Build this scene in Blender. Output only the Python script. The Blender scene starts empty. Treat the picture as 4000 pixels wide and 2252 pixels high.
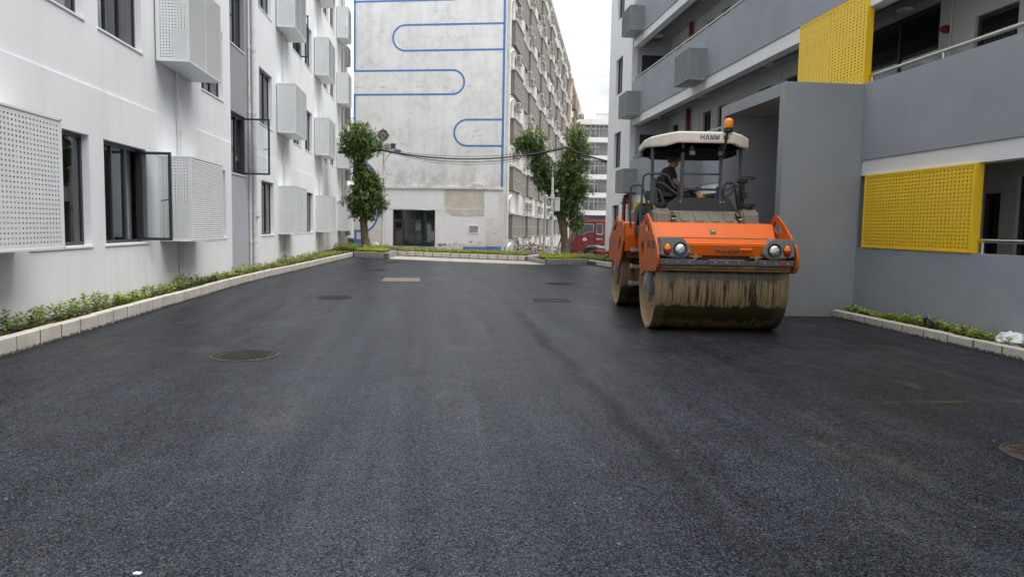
import bpy, bmesh, math, random
from mathutils import Vector, Matrix
R = math.radians
random.seed(7)
S = bpy.context.scene
COL = S.collection
# ---------------------------------------------------------------- camera
YAW, PITCH, ROLL = R(6.1), R(4.77), 0.018
fwd = Vector((math.sin(YAW)*math.cos(PITCH), math.cos(YAW)*math.cos(PITCH), -math.sin(PITCH)))
rt = Vector((math.cos(YAW), -math.sin(YAW), 0))
up = rt.cross(fwd)
cr, sr = math.cos(ROLL), math.sin(ROLL)
r2 = rt*cr + up*sr; u2 = up*cr - rt*sr
cam = bpy.data.cameras.new('camera'); camo = bpy.data.objects.new('camera', cam); COL.objects.link(camo)
cam.sensor_width = 36; cam.lens = 2900/4000*36; cam.clip_start = 0.05; cam.clip_end = 2000
M = Matrix.Identity(4)
for i in range(3):
    M[i][0] = r2[i]; M[i][1] = u2[i]; M[i][2] = -fwd[i]
M[0][3], M[1][3], M[2][3] = 0, 0, 1.5
camo.matrix_world = M
S.camera = camo
# ---------------------------------------------------------------- world (overcast)
SUN_EL, SUN_AZ = R(70), R(125)      # azimuth measured clockwise from +Y
W = bpy.data.worlds.new("World"); S.world = W; W.use_nodes = True
nt = W.node_tree; nt.nodes.clear()
wo = nt.nodes.new('ShaderNodeOutputWorld'); bg = nt.nodes.new('ShaderNodeBackground')
sky = nt.nodes.new('ShaderNodeTexSky'); sky.sky_type = 'NISHITA'; sky.sun_disc = False
sky.sun_elevation = SUN_EL; sky.sun_rotation = SUN_AZ; sky.air_density = 1.0; sky.dust_density = 3.0
tc = nt.nodes.new('ShaderNodeTexCoord'); nz = nt.nodes.new('ShaderNodeTexNoise')
mp = nt.nodes.new('ShaderNodeMapping'); mp.inputs['Scale'].default_value = (1.0, 1.0, 2.2)
nz.inputs['Scale'].default_value = 3.4; nz.inputs['Detail'].default_value = 6; nz.inputs['Roughness'].default_value = .55
rp = nt.nodes.new('ShaderNodeValToRGB')
rp.color_ramp.elements[0].position = .42; rp.color_ramp.elements[0].color = (4.4, 4.55, 4.7, 1)
rp.color_ramp.elements[1].position = .74; rp.color_ramp.elements[1].color = (10.6, 10.75, 10.9, 1)
mx = nt.nodes.new('ShaderNodeMix'); mx.data_type = 'RGBA'; mx.inputs[0].default_value = .9
L = nt.links.new
L(tc.outputs['Generated'], mp.inputs['Vector']); L(mp.outputs['Vector'], nz.inputs['Vector']); L(nz.outputs['Fac'], rp.inputs['Fac'])
L(sky.outputs['Color'], mx.inputs[6]); L(rp.outputs['Color'], mx.inputs[7])
L(mx.outputs[2], bg.inputs['Color']); L(bg.outputs['Background'], wo.inputs['Surface'])
bg.inputs['Strength'].default_value = 0.072
sl = bpy.data.lights.new('sun', 'SUN'); sl.energy = 1.5; sl.angle = R(60); sl.color = (1, .97, .93)
so = bpy.data.objects.new('sun', sl); COL.objects.link(so)
sd = Vector((math.sin(SUN_AZ)*math.cos(SUN_EL), math.cos(SUN_AZ)*math.cos(SUN_EL), math.sin(SUN_EL)))
so.rotation_euler = sd.to_track_quat('Z', 'Y').to_euler(); so.location = sd*60
S.view_settings.view_transform = 'Standard'; S.view_settings.look = 'None'
S.view_settings.gamma = 1; S.view_settings.use_curve_mapping = False
S.view_settings.exposure = 1.48
S.cycles.max_bounces = 8; S.cycles.diffuse_bounces = 5; S.cycles.transparent_max_bounces = 16

# ---------------------------------------------------------------- mesh helpers
class MB:
    def __init__(s): s.v = []; s.f = []; s.m = []; s.mi = 0; s.T = None
    def add(s, vs, fs):
        b = len(s.v)
        if s.T is not None: vs = [tuple(s.T @ Vector(v)) for v in vs]
        s.v += [tuple(v) for v in vs]
        s.f += [tuple(b+i for i in f) for f in fs]; s.m += [s.mi]*len(fs); return s
    def quad(s, a, b, c, d): return s.add([a, b, c, d], [(0, 1, 2, 3)])
    def box(s, x0, x1, y0, y1, z0, z1):
        return s.add([(x0,y0,z0),(x1,y0,z0),(x1,y1,z0),(x0,y1,z0),(x0,y0,z1),(x1,y0,z1),(x1,y1,z1),(x0,y1,z1)],
            [(3,2,1,0),(4,5,6,7),(0,1,5,4),(1,2,6,5),(2,3,7,6),(3,0,4,7)])
    def prism(s, pts, ax, a0, a1):
        n = len(pts)
        def P(p, a): return (a, p[0], p[1]) if ax == 'x' else (p[0], a, p[1]) if ax == 'y' else (p[0], p[1], a)
        vs = [P(p, a0) for p in pts]+[P(p, a1) for p in pts]
        fs = [tuple(range(n-1, -1, -1)), tuple(range(n, 2*n))]+[(i, (i+1) % n, n+(i+1) % n, n+i) for i in range(n)]
        return s.add(vs, fs)
    def ring(s, outer, inner, ax, a0, a1):
        """frame: outer and inner polygons with the same count, extruded"""
        n = len(outer)
        def P(p, a): return (a, p[0], p[1]) if ax == 'x' else (p[0], a, p[1]) if ax == 'y' else (p[0], p[1], a)
        vs = [P(p, a) for a in (a0, a1) for q in (outer, inner) for p in q]
        fs = []
        for i in range(n):
            j = (i+1) % n
            fs += [(i, j, n+j, n+i), (2*n+j, 2*n+i, 3*n+i, 3*n+j), (i, 2*n+i, 2*n+j, j), (n+i, n+j, 3*n+j, 3*n+i)]
        return s.add(vs, fs)
    def frame(s, ax, c0, c1, a0, a1, z0, z1, t):
        """rectangular frame of 4 bars; ax = thickness axis, c0..c1 its extent"""
        o = [(a0,z0),(a1,z0),(a1,z1),(a0,z1)]; i = [(a0+t,z0+t),(a1-t,z0+t),(a1-t,z1-t),(a0+t,z1-t)]
        return s.ring(o, i, ax, c0, c1)
    def tube(s, path, r, n=8, closed=False):
        path = [Vector(p) for p in path]; m = len(path); rr = r if isinstance(r, (list, tuple)) else [r]*m
        vs = []; prev = None
        for i, p in enumerate(path):
            if closed: t = path[(i+1) % m]-path[i-1]
            else: t = path[min(i+1, m-1)]-path[max(i-1, 0)]
            t.normalize()
            if prev is None:
                a = Vector((0, 0, 1)) if abs(t.z) < .9 else Vector((1, 0, 0)); u = t.cross(a).normalized()
            else: u = (prev-t*prev.dot(t)).normalized()
            prev = u; w = t.cross(u)
            vs += [p+(u*math.cos(2*math.pi*k/n)+w*math.sin(2*math.pi*k/n))*rr[i] for k in range(n)]
        fs = []
        for i in range(m if closed else m-1):
            j = (i+1) % m
            fs += [(i*n+k, i*n+(k+1) % n, j*n+(k+1) % n, j*n+k) for k in range(n)]
        if not closed: fs += [tuple(range(n-1, -1, -1)), tuple((m-1)*n+k for k in range(n))]
        return s.add(vs, fs)
    def cyl(s, p0, p1, r0, r1=None, n=16): return s.tube([p0, p1], [r0, r0 if r1 is None else r1], n)
    def lathe(s, prof, ax='z', c=(0,0,0), n=24):
        """prof: list of (radius, height along axis)"""
        vs = []
        for (r, h) in prof:
            for k in range(n):
                a = 2*math.pi*k/n; x, y = r*math.cos(a), r*math.sin(a)
                vs.append({'z': (c[0]+x, c[1]+y, c[2]+h), 'x': (c[0]+h, c[1]+x, c[2]+y), 'y': (c[0]+x, c[1]+h, c[2]+y)}[ax])
        fs = [(i*n+k, i*n+(k+1) % n, (i+1)*n+(k+1) % n, (i+1)*n+k) for i in range(len(prof)-1) for k in range(n)]
        return s.add(vs, fs)
    def mesh(s, name, mats, smooth=False, bevel=0, seg=1):
        me = bpy.data.meshes.new(name); me.from_pydata(s.v, [], s.f)
        mats = mats if isinstance(mats, (list, tuple)) else [mats]
        for m in mats: me.materials.append(m)
        if len(mats) > 1: me.polygons.foreach_set('material_index', s.m)
        bm = bmesh.new(); bm.from_mesh(me)
        if bevel:
            bmesh.ops.remove_doubles(bm, verts=bm.verts, dist=1e-5)
            es = [e for e in bm.edges if len(e.link_faces) == 2 and e.calc_face_angle(0) > .5]
            bmesh.ops.bevel(bm, geom=es, offset=bevel, segments=seg, affect='EDGES', clamp_overlap=True)
        if bevel or smooth: bmesh.ops.recalc_face_normals(bm, faces=bm.faces)
        bm.to_mesh(me); bm.free()
        if smooth:
            me.polygons.foreach_set('use_smooth', [True]*len(me.polygons)); me.set_sharp_from_angle(angle=R(38))
        return me
OFF = {}
def build(mb, name, mats, parent=None, smooth=False, bevel=0, seg=1, kind=None, loc=None):
    """loc: base point of a top-level mesh (vertices given in world space)"""
    off = OFF.get(parent.name, Vector((0,0,0))) if parent else (Vector(loc) if loc else Vector((0,0,0)))
    if off.length > 0: mb.v = [(v[0]-off.x, v[1]-off.y, v[2]-off.z) for v in mb.v]
    o = bpy.data.objects.new(name, mb.mesh(name, mats, smooth, bevel, seg)); COL.objects.link(o)
    if parent: o.parent = parent
    elif loc: o.location = loc
    OFF[o.name] = off
    if kind: o['kind'] = kind
    return o
def thing(name, label, cat, loc=(0,0,0), rz=0, group=None, local=False):
    o = bpy.data.objects.new(name, None); COL.objects.link(o); o.location = loc; o.rotation_euler = (0,0,rz)
    o.empty_display_size = .3
    OFF[o.name] = Vector((0,0,0)) if local else Vector(loc)
    return tag(o, label, cat, group)
def tag(o, label=None, cat=None, group=None, kind=None):
    if label: o['label'] = label
    if cat: o['category'] = cat
    if group: o['group'] = group
    if kind: o['kind'] = kind
    return o
def link_mesh(name, me, parent=None, loc=(0,0,0), rot=(0,0,0), scale=(1,1,1)):
    o = bpy.data.objects.new(name, me); COL.objects.link(o); o.location = loc; o.rotation_euler = rot; o.scale = scale
    if parent: o.parent = parent
    OFF[o.name] = Vector((0,0,0)); return o
def copy_tree(o, parent=None):
    c = o.copy(); COL.objects.link(c); OFF[c.name] = OFF.get(o.name, Vector((0,0,0)))
    if parent: c.parent = parent
    for ch in list(o.children): copy_tree(ch, c)
    return c
def wall(mb, ax, c, out, a0, a1, z0, z1, ops=(), depth=.18):
    """plane wall with rectangular openings (a0,a1,z0,z1) and their reveals going inwards"""
    def P(a, z, d=0): return (c-out*d, a, z) if ax == 'x' else (a, c-out*d, z)
    ops = [o for o in ops if o[0] >= a0-1e-6 and o[1] <= a1+1e-6 and o[2] >= z0-1e-6 and o[3] <= z1+1e-6]
    A = sorted({a0, a1, *[o[0] for o in ops], *[o[1] for o in ops]}); Z = sorted({z0, z1, *[o[2] for o in ops], *[o[3] for o in ops]})
    for i in range(len(A)-1):
        for j in range(len(Z)-1):
            ca, cz = (A[i]+A[i+1])/2, (Z[j]+Z[j+1])/2
            if any(o[0] < ca < o[1] and o[2] < cz < o[3] for o in ops): continue
            mb.quad(P(A[i],Z[j]), P(A[i+1],Z[j]), P(A[i+1],Z[j+1]), P(A[i],Z[j+1]))
    for (p, q, r, t) in ops:
        mb.quad(P(p,r), P(p,t), P(p,t,depth), P(p,r,depth)); mb.quad(P(q,r), P(q,t), P(q,t,depth), P(q,r,depth))
        mb.quad(P(p,r), P(q,r), P(q,r,depth), P(p,r,depth)); mb.quad(P(p,t), P(q,t), P(q,t,depth), P(p,t,depth))
def perforated(mb, P, w, h, pitch=.054, hole=.36, m=.03, pu=None):
    """sheet with a grid of square holes; P(u,v) maps to space"""
    nx = max(1, int((w-2*m)/(pu or pitch))); nz = max(1, int((h-2*m)/pitch))
    px, pz = (w-2*m)/nx, (h-2*m)/nz
    us = [m+i*px for i in range(nx+1)]; vs = [m+j*pz for j in range(nz+1)]
    base = len(mb.v)
    V = [P(u, v) for v in vs for u in us]; F = []
    k = len(V); g = (1-hole)/2
    for j in range(nz):
        for i in range(nx):
            a, b, c, d = j*(nx+1)+i, j*(nx+1)+i+1, (j+1)*(nx+1)+i+1, (j+1)*(nx+1)+i
            u0, v0 = us[i], vs[j]
            V += [P(u0+px*g, v0+pz*g), P(u0+px*(1-g), v0+pz*g), P(u0+px*(1-g), v0+pz*(1-g)), P(u0+px*g, v0+pz*(1-g))]
            F += [(a, b, k+1, k), (b, c, k+2, k+1), (c, d, k+3, k+2), (d, a, k, k+3)]; k += 4
    mb.add(V, F)
    for (u0, u1, v0, v1) in ((0, w, 0, m), (0, w, h-m, h), (0, m, m, h-m), (w-m, w, m, h-m)):
        mb.quad(P(u0,v0), P(u1,v0), P(u1,v1), P(u0,v1))
FONTC = {}
def text_mesh(txt, size, extrude=.002, bold=0, name='lettering', mat=None):
    cu = bpy.data.curves.new(name, 'FONT'); cu.body = txt; cu.size = size; cu.extrude = extrude; cu.offset = bold
    cu.align_x = 'CENTER'; cu.align_y = 'CENTER'; cu.resolution_u = 3
    ob = bpy.data.objects.new(name, cu); COL.objects.link(ob); bpy.context.view_layer.update()
    me = bpy.data.meshes.new_from_object(ob.evaluated_get(bpy.context.evaluated_depsgraph_get()))
    bpy.data.objects.remove(ob); me.name = name
    me.materials.clear()
    if mat: me.materials.append(mat)
    return me
def block_letters(txt, h, w, t, gap):
    '''bold sans capitals H, A, M as flat outlines in x-z, centred; returns list of polygons'''
    out = []; x = -(len(txt)*w+(len(txt)-1)*gap)/2; H = h
    for ch in txt:
        if ch == 'H':
            out += [[(x+p, q-H/2) for p, q in P] for P in ([(0,0),(t,0),(t,H),(0,H)], [(w-t,0),(w,0),(w,H),(w-t,H)], [(t,H/2-t/2),(w-t,H/2-t/2),(w-t,H/2+t/2),(t,H/2+t/2)])]
        elif ch == 'A':
            out += [[(x+p, q-H/2) for p, q in P] for P in ([(0,0),(t*1.1,0),(w/2,H*.82),(w/2,H),(w/2-t*.6,H)], [(w-t*1.1,0),(w,0),(w/2+t*.6,H),(w/2,H),(w/2,H*.82)], [(w*.27,H*.2),(w*.73,H*.2),(w*.66,H*.2+t*.85),(w*.34,H*.2+t*.85)])]
        elif ch == 'M':
            out += [[(x+p, q-H/2) for p, q in P] for P in ([(0,0),(t,0),(t,H),(0,H)], [(w-t,0),(w,0),(w,H),(w-t,H)], [(t,H),(t,H*.66),(w/2-t*.5,0),(w/2,0),(w/2,H*.36)], [(w-t,H),(w/2,H*.36),(w/2,0),(w/2+t*.5,0),(w-t,H*.66)])]
        x += w+gap
    return out
# ---------------------------------------------------------------- materials
class NT:
    def __init__(s, name):
        s.m = bpy.data.materials.new(name); s.m.use_nodes = True; s.t = s.m.node_tree; s.t.nodes.clear()
        s.out = s.n('ShaderNodeOutputMaterial'); s.p = s.n('ShaderNodeBsdfPrincipled'); s.l(s.p.outputs[0], s.out.inputs[0])
        s.tc = s.n('ShaderNodeTexCoord'); s.dv = s.tc.outputs['Object']
    def n(s, t, **k):
        o = s.t.nodes.new(t)
        for a, b in k.items(): setattr(o, a, b)
        return o
    def l(s, a, b): s.t.links.new(a, b)
    def set(s, sock, v):
        if hasattr(v, 'is_output'): s.l(v, sock)
        else: sock.default_value = v
    def coords(s, scale=(1,1,1), src='Object', rot=(0,0,0)):
        m = s.n('ShaderNodeMapping'); m.inputs['Scale'].default_value = scale; m.inputs['Rotation'].default_value = rot
        s.l(s.tc.outputs[src], m.inputs['Vector']); return m.outputs[0]
    def noise(s, scale, detail=4, rough=.55, vec=None, dist=0):
        o = s.n('ShaderNodeTexNoise'); o.inputs['Scale'].default_value = scale; o.inputs['Detail'].default_value = detail
        o.inputs['Roughness'].default_value = rough; o.inputs['Distortion'].default_value = dist
        s.l(vec if vec else s.dv, o.inputs['Vector']); return o.outputs['Fac']
    def ramp(s, fac, stops):
        r = s.n('ShaderNodeValToRGB'); e = r.color_ramp.elements
        while len(e) < len(stops): e.new(.5)
        for i, (p, c) in enumerate(stops):
            e[i].position = p; e[i].color = c if isinstance(c, tuple) and len(c) == 4 else (*c, 1) if isinstance(c, tuple) else (c, c, c, 1)
        s.set(r.inputs['Fac'], fac); return r.outputs['Color']
    def mix(s, f, a, b, mode='MIX'):
        o = s.n('ShaderNodeMix', data_type='RGBA', blend_type=mode); o.clamp_result = False
        s.set(o.inputs[0], f)
        for k, v in ((6, a), (7, b)): s.set(o.inputs[k], (*v, 1) if isinstance(v, tuple) and len(v) == 3 else v)
        return o.outputs[2]
    def math(s, op, a, b=0., c=0.):
        o = s.n('ShaderNodeMath', operation=op)
        for i, v in enumerate((a, b, c)): s.set(o.inputs[i], v)
        return o.outputs[0]
    def sep(s, vec):
        o = s.n('ShaderNodeSeparateXYZ'); s.l(vec, o.inputs[0]); return o.outputs
    def bump(s, h, strength=.3, dist=.01):
        o = s.n('ShaderNodeBump'); o.inputs['Strength'].default_value = strength; o.inputs['Distance'].default_value = dist
        s.l(h, o.inputs['Height']); s.l(o.outputs[0], s.p.inputs['Normal'])
    def col(s, c): s.set(s.p.inputs['Base Color'], (*c, 1) if isinstance(c, tuple) and len(c) == 3 else c)
    def rough(s, r): s.set(s.p.inputs['Roughness'], r)
def simple(name, c, rough=.5, metal=0, spec=.5, var=.12, vscale=6, bump=0, bscale=80, emit=None, dirt=0, dirtc=(.25,.2,.14), world=False):
    """flat paint with slight mottling, dust and grain"""
    t = NT(name)
    if world: t.dv = t.n('ShaderNodeNewGeometry').outputs['Position']
    n = t.noise(vscale, 5, .6)
    lo = tuple(x*(1-var) for x in c); hi = tuple(min(1, x*(1+var*.6)) for x in c)
    cc = t.ramp(n, [(.3, lo), (.7, hi)])
    if dirt:
        d = t.ramp(t.noise(vscale*1.7, 8, .7), [(.48, 0.), (.72, dirt)]); cc = t.mix(d, cc, dirtc)
    t.col(cc); t.p.inputs['Metallic'].default_value = metal; t.p.inputs['Specular IOR Level'].default_value = spec
    t.rough(t.math('ADD', t.math('MULTIPLY', n, .16), rough-.08))
    if bump: t.bump(t.noise(bscale, 3), bump, .004)
    if emit: t.p.inputs['Emission Color'].default_value = (*emit[0], 1); t.p.inputs['Emission Strength'].default_value = emit[1]
    return t.m
def plaster(name, c, var=.05, streak=.12, bump=.12, rough=.75, dirtc=(.35,.34,.32), low=0.):
    t = NT(name)
    big = t.noise(.7, 5, .6); cc = t.ramp(big, [(.3, tuple(x*(1-var) for x in c)), (.7, tuple(min(1, x*(1+var*.7)) for x in c))])
    st = t.noise(1.0, 6, .65, t.coords((2.6, 2.6, .22)))
    cc = t.mix(t.ramp(st, [(.52, 0.), (.85, streak)]), cc, dirtc)
    sp = t.noise(34, 3, .6); cc = t.mix(t.ramp(sp, [(.66, 0.), (.78, .10)]), cc, dirtc)
    if low:
        z = t.sep(t.tc.outputs['Object'])[2]
        g = t.math('MULTIPLY_ADD', z, -1.6, t.math('MULTIPLY_ADD', t.noise(5, 5, .7), 1.2, -.1))
        cc = t.mix(t.math('MULTIPLY', t.ramp(g, [(.0, 0.), (.6, 1.)]), low), cc, (.22, .20, .16))
    t.col(cc); t.rough(rough); t.p.inputs['Specular IOR Level'].default_value = .35
    h = t.mix(.4, t.noise(3.0, 5, .6), t.noise(60, 3, .6)); t.bump(h, bump, .02)
    return t.m
def glass(name, tint=(.55,.6,.6), trans=.6, rough=.03, body=(.02,.025,.03)):
    """window pane: fresnel reflection over a tinted see-through / dark body"""
    t = NT(name); t.t.nodes.remove(t.p)
    fr = t.n('ShaderNodeFresnel'); fr.inputs['IOR'].default_value = 1.95
    gl = t.n('ShaderNodeBsdfGlossy'); gl.inputs['Roughness'].default_value = rough; gl.inputs['Color'].default_value = (.95,.97,.98,1)
    tr = t.n('ShaderNodeBsdfTransparent'); tr.inputs['Color'].default_value = (*tint, 1)
    df = t.n('ShaderNodeBsdfDiffuse'); df.inputs['Color'].default_value = (*body, 1)
    m1 = t.n('ShaderNodeMixShader'); m1.inputs[0].default_value = trans; t.l(df.outputs[0], m1.inputs[1]); t.l(tr.outputs[0], m1.inputs[2])
    m2 = t.n('ShaderNodeMixShader'); t.l(fr.outputs[0], m2.inputs[0]); t.l(m1.outputs[0], m2.inputs[1]); t.l(gl.outputs[0], m2.inputs[2])
    t.l(m2.outputs[0], t.out.inputs[0]); return t.m
def leafmat(name, c, var=.35):
    t = NT(name); n = t.noise(3.5, 4, .7)
    oi = t.n('ShaderNodeNewGeometry'); rnd = oi.outputs['Random Per Island']
    cc = t.mix(rnd, tuple(x*(1-var) for x in c), tuple(x*(1+var) for x in c))
    t.col(cc); t.rough(.42); t.p.inputs['Specular IOR Level'].default_value = .4
    tl = t.n('ShaderNodeBsdfTranslucent'); t.l(cc, tl.inputs['Color'])
    ms = t.n('ShaderNodeMixShader'); ms.inputs[0].default_value = .28
    t.l(t.p.outputs[0], ms.inputs[1]); t.l(tl.outputs[0], ms.inputs[2]); t.l(ms.outputs[0], t.out.inputs[0]); return t.m

M_WHITE = plaster('white_render', (.79,.805,.825), .05, .2, .14, low=.35)
M_GREYU = plaster('grey_render', (.30,.31,.335), .05, .10, .10)
M_GREYL = plaster('lilac_grey_render', (.40,.41,.455), .05, .08, .10, low=.4)
M_GREYP = plaster('parapet_grey_render', (.30,.325,.362), .10, .26, .2, dirtc=(.36,.37,.37), low=.6)
M_GREYS = plaster('portal_grey_render', (.275,.295,.318), .09, .2, .16, dirtc=(.3,.3,.29), low=.5)
M_OFFW = plaster('corridor_white_render', (.62,.63,.61), .04, .08, .06)
M_CEIL = plaster('ceiling_render', (.42,.43,.44), .04, .05, .04)
M_BEAM = plaster('beam_white', (.76,.77,.78), .03, .06, .05)
M_FRAME = simple('charcoal_aluminium', (.035,.038,.048), .38, .0, .5, .1)
M_PANE = glass('window_glass', (.86,.90,.89), .92)
M_PANE_D = glass('dark_window_glass', (.25,.28,.30), .5, .03, (.012,.014,.018))
M_SASHG = glass('clear_sash_glass', (.97,.98,.98), .98)
M_ROOM = simple('room_paint', (.78,.80,.79), .8, var=.05)
M_DARK = simple('unlit_room_dark', (.03,.032,.036), .7, var=.1)  # near-black colour stands in for the shade inside rooms and the gully
M_CAGE = simple('pale_grey_sheet', (.70,.72,.73), .42, .0, .5, .05, 3)
M_CAGEG = simple('mid_grey_sheet', (.25,.262,.272), .42, .0, .5, .05, 3)
M_PVC = simple('white_pvc_pipe', (.70,.71,.70), .4, var=.08, vscale=3, dirt=.25)
M_YEL = simple('yellow_powder_coat', (.88,.57,.018), .4, var=.05, vscale=2)
M_STEEL = simple('stainless_steel', (.55,.55,.53), .22, 1.0, .5, .08)
M_RED = simple('dark_red_pipe_paint', (.23,.02,.025), .4, var=.15, dirt=.15)
# ================================================================ GROUND
def asphalt():
    t = NT('fresh_asphalt'); P = t.tc.outputs['Object']; x, y, z = t.sep(P)
    def vor(scale, feat='F1'):
        o = t.n('ShaderNodeTexVoronoi', feature=feat); o.inputs['Scale'].default_value = scale; t.l(P, o.inputs['Vector']); return o
    v1 = vor(118); v2 = vor(52)
    g1 = t.sep(v1.outputs['Color'])[0]; g2 = t.sep(v2.outputs['Color'])[1]
    stone = t.ramp(g1, [(.0, .006), (.4, .018), (.75, .038), (.92, .07), (1., .115)])
    stone2 = t.ramp(g2, [(.2, .010), (.8, .036), (1., .075)])
    c = t.mix(.35, stone, stone2)
    dark = t.ramp(v1.outputs['Distance'], [(.2, 1.), (.65, .22)])
    c = t.mix(.85, c, dark, 'MULTIPLY')
    patch = t.noise(.55, 6, .62); patch2 = t.noise(2.6, 5, .65)
    c = t.mix(1., c, t.ramp(patch, [(.3, .62), (.7, 1.4)]), 'MULTIPLY')
    c = t.mix(1., c, t.ramp(patch2, [(.3, .75), (.7, 1.25)]), 'MULTIPLY')
    c = t.mix(1., c, (1.15, 1.27, 1.62), 'MULTIPLY')
    # pale roller streaks along the street
    st = t.noise(1., 5, .7, t.coords((3.2, .12, 1)))
    c = t.mix(t.ramp(st, [(.52, 0.), (.8, .3)]), c, (.06, .064, .07))
    arc = t.math('ADD', x, t.math('MULTIPLY', t.math('POWER', t.math('MAXIMUM', t.math('SUBTRACT', y, 11.), 0.), 2.), .012))
    av = t.n('ShaderNodeCombineXYZ'); t.l(arc, av.inputs[0]); t.l(t.math('MULTIPLY', y, .04), av.inputs[1])
    tr = t.noise(3.4, 3, .6, av.outputs[0])
    c = t.mix(1., c, t.ramp(tr, [(.34, .78), (.5, 1.), (.66, 1.15)]), 'MULTIPLY')
    # longitudinal joint between two paving strips
    wob = t.math('MULTIPLY_ADD', t.noise(.6, 4, .6), .42, -.21)
    wob2 = t.math('MULTIPLY_ADD', t.noise(9, 3, .6), .12, -.06)
    jx = t.math('ABSOLUTE', t.math('ADD', t.math('SUBTRACT', x, 1.5), t.math('ADD', wob, wob2)))
    joint = t.ramp(jx, [(.03, 1.), (.14, 0.)])
    nearf = t.n('ShaderNodeMapRange'); t.l(y, nearf.inputs[0]); nearf.inputs[1].default_value = 3.0; nearf.inputs[2].default_value = 6.0; nearf.inputs[3].default_value = .3
    ymask = t.math('MULTIPLY', t.ramp(y.node.outputs[1], [(.0, 1.), (1., 1.)]), t.ramp(t.noise(.9, 3, .6), [(.33, .35), (.6, 1.)]))
    fade = t.n('ShaderNodeMapRange'); t.l(y, fade.inputs[0]); fade.inputs[1].default_value = 9; fade.inputs[2].default_value = 19; fade.inputs[3].default_value = .9; fade.inputs[4].default_value = .1
    jm = t.math('MULTIPLY', t.math('MULTIPLY', joint, nearf.outputs[0]), t.math('MULTIPLY', ymask, fade.outputs[0]))
    c = t.mix(jm, c, (.012, .012, .013))
    # water and binder wetted strip in front of the drum
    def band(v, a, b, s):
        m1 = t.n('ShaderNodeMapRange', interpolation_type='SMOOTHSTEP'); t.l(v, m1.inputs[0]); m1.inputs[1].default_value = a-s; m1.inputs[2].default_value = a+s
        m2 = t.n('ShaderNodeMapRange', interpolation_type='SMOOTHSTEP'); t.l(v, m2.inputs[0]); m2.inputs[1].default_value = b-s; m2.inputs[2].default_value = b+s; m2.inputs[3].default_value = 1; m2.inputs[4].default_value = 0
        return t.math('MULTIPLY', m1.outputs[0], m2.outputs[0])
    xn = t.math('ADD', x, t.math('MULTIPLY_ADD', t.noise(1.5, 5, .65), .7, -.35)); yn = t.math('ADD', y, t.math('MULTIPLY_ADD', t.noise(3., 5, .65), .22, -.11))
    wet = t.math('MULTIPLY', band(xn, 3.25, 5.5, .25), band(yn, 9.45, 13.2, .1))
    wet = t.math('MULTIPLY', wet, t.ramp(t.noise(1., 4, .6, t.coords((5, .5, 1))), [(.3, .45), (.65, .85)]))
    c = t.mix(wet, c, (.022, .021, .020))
    line = t.math('MULTIPLY', band(x, 3.6, 5.9, .25), band(t.math('ADD', y, t.math('MULTIPLY_ADD', t.noise(2., 4, .6), .06, -.03)), 9.5, 9.545, .02))
    c = t.mix(t.math('MULTIPLY', line, .8), c, (.012, .012, .012))
    # ochre streak and dusty tan smears
    oc = t.math('MULTIPLY', band(x, 3.85, 6.6, .2), band(t.math('ADD', y, t.math('MULTIPLY_ADD', t.noise(1.6, 4, .6), .10, -.05)), 6.11, 6.17, .035))
    oc = t.math('MULTIPLY', oc, t.ramp(t.noise(3.2, 5, .7), [(.40, 0.), (.75, .5)]))
    c = t.mix(oc, c, (.20, .115, .03))
    dust = t.ramp(t.noise(.8, 7, .7, t.coords((1.2, .55, 1), rot=(0, 0, .5))), [(.56, 0.), (.76, .75)])
    dust = t.math('MULTIPLY', dust, t.ramp(g1, [(.25, .2), (.7, 1.)]))
    c = t.mix(dust, c, (.10, .092, .06))
    spk = t.math('MULTIPLY', t.ramp(t.sep(vor(7).outputs['Color'])[2], [(.975, 0.), (.98, 1.)]), t.ramp(vor(7).outputs['Distance'], [(.03, .8), (.07, 0.)]))
    c = t.mix(spk, c, (.26, .25, .21))
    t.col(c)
    ro = t.math('ADD', t.math('MULTIPLY', patch, .25), t.math('MULTIPLY_ADD', g1, .14, .22))
    ro = t.math('ADD', ro, t.math('MULTIPLY', st, -.10))
    t.rough(ro)
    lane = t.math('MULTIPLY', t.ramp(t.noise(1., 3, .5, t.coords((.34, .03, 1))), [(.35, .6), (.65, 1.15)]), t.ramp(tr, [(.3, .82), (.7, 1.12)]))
    lane = t.math('MULTIPLY', lane, t.math('MULTIPLY_ADD', band(xn, -1.4, 3.1, .8), 1.15, .75))  # sky-reflection sheen down the middle, put in as a stronger specular strip
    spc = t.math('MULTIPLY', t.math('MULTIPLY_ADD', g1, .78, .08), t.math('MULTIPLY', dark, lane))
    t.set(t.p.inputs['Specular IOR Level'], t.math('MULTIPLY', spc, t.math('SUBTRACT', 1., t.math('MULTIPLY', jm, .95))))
    t.p.inputs['Specular Tint'].default_value = (.70, .86, 1.3, 1)
    h = t.mix(.35, v1.outputs['Distance'], v2.outputs['Distance'])
    b1 = t.n('ShaderNodeBump', invert=True); b1.inputs['Strength'].default_value = .7; b1.inputs['Distance'].default_value = .004; t.l(h, b1.inputs['Height'])
    b2 = t.n('ShaderNodeBump'); b2.inputs['Strength'].default_value = .25; b2.inputs['Distance'].default_value = .04; t.l(t.noise(2.2, 4, .6), b2.inputs['Height']); t.l(b1.outputs[0], b2.inputs['Normal'])
    t.l(b2.outputs[0], t.p.inputs['Normal'])
    return t.m
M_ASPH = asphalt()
M_EARTH = simple('bare_earth', (.17,.145,.115), .9, var=.4, vscale=1.5, bump=.5, bscale=12)
M_CONC = simple('pale_dusty_concrete', (.40,.37,.33), .85, var=.25, vscale=1.2, bump=.3, bscale=20, dirt=.8, dirtc=(.2,.17,.14))
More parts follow.
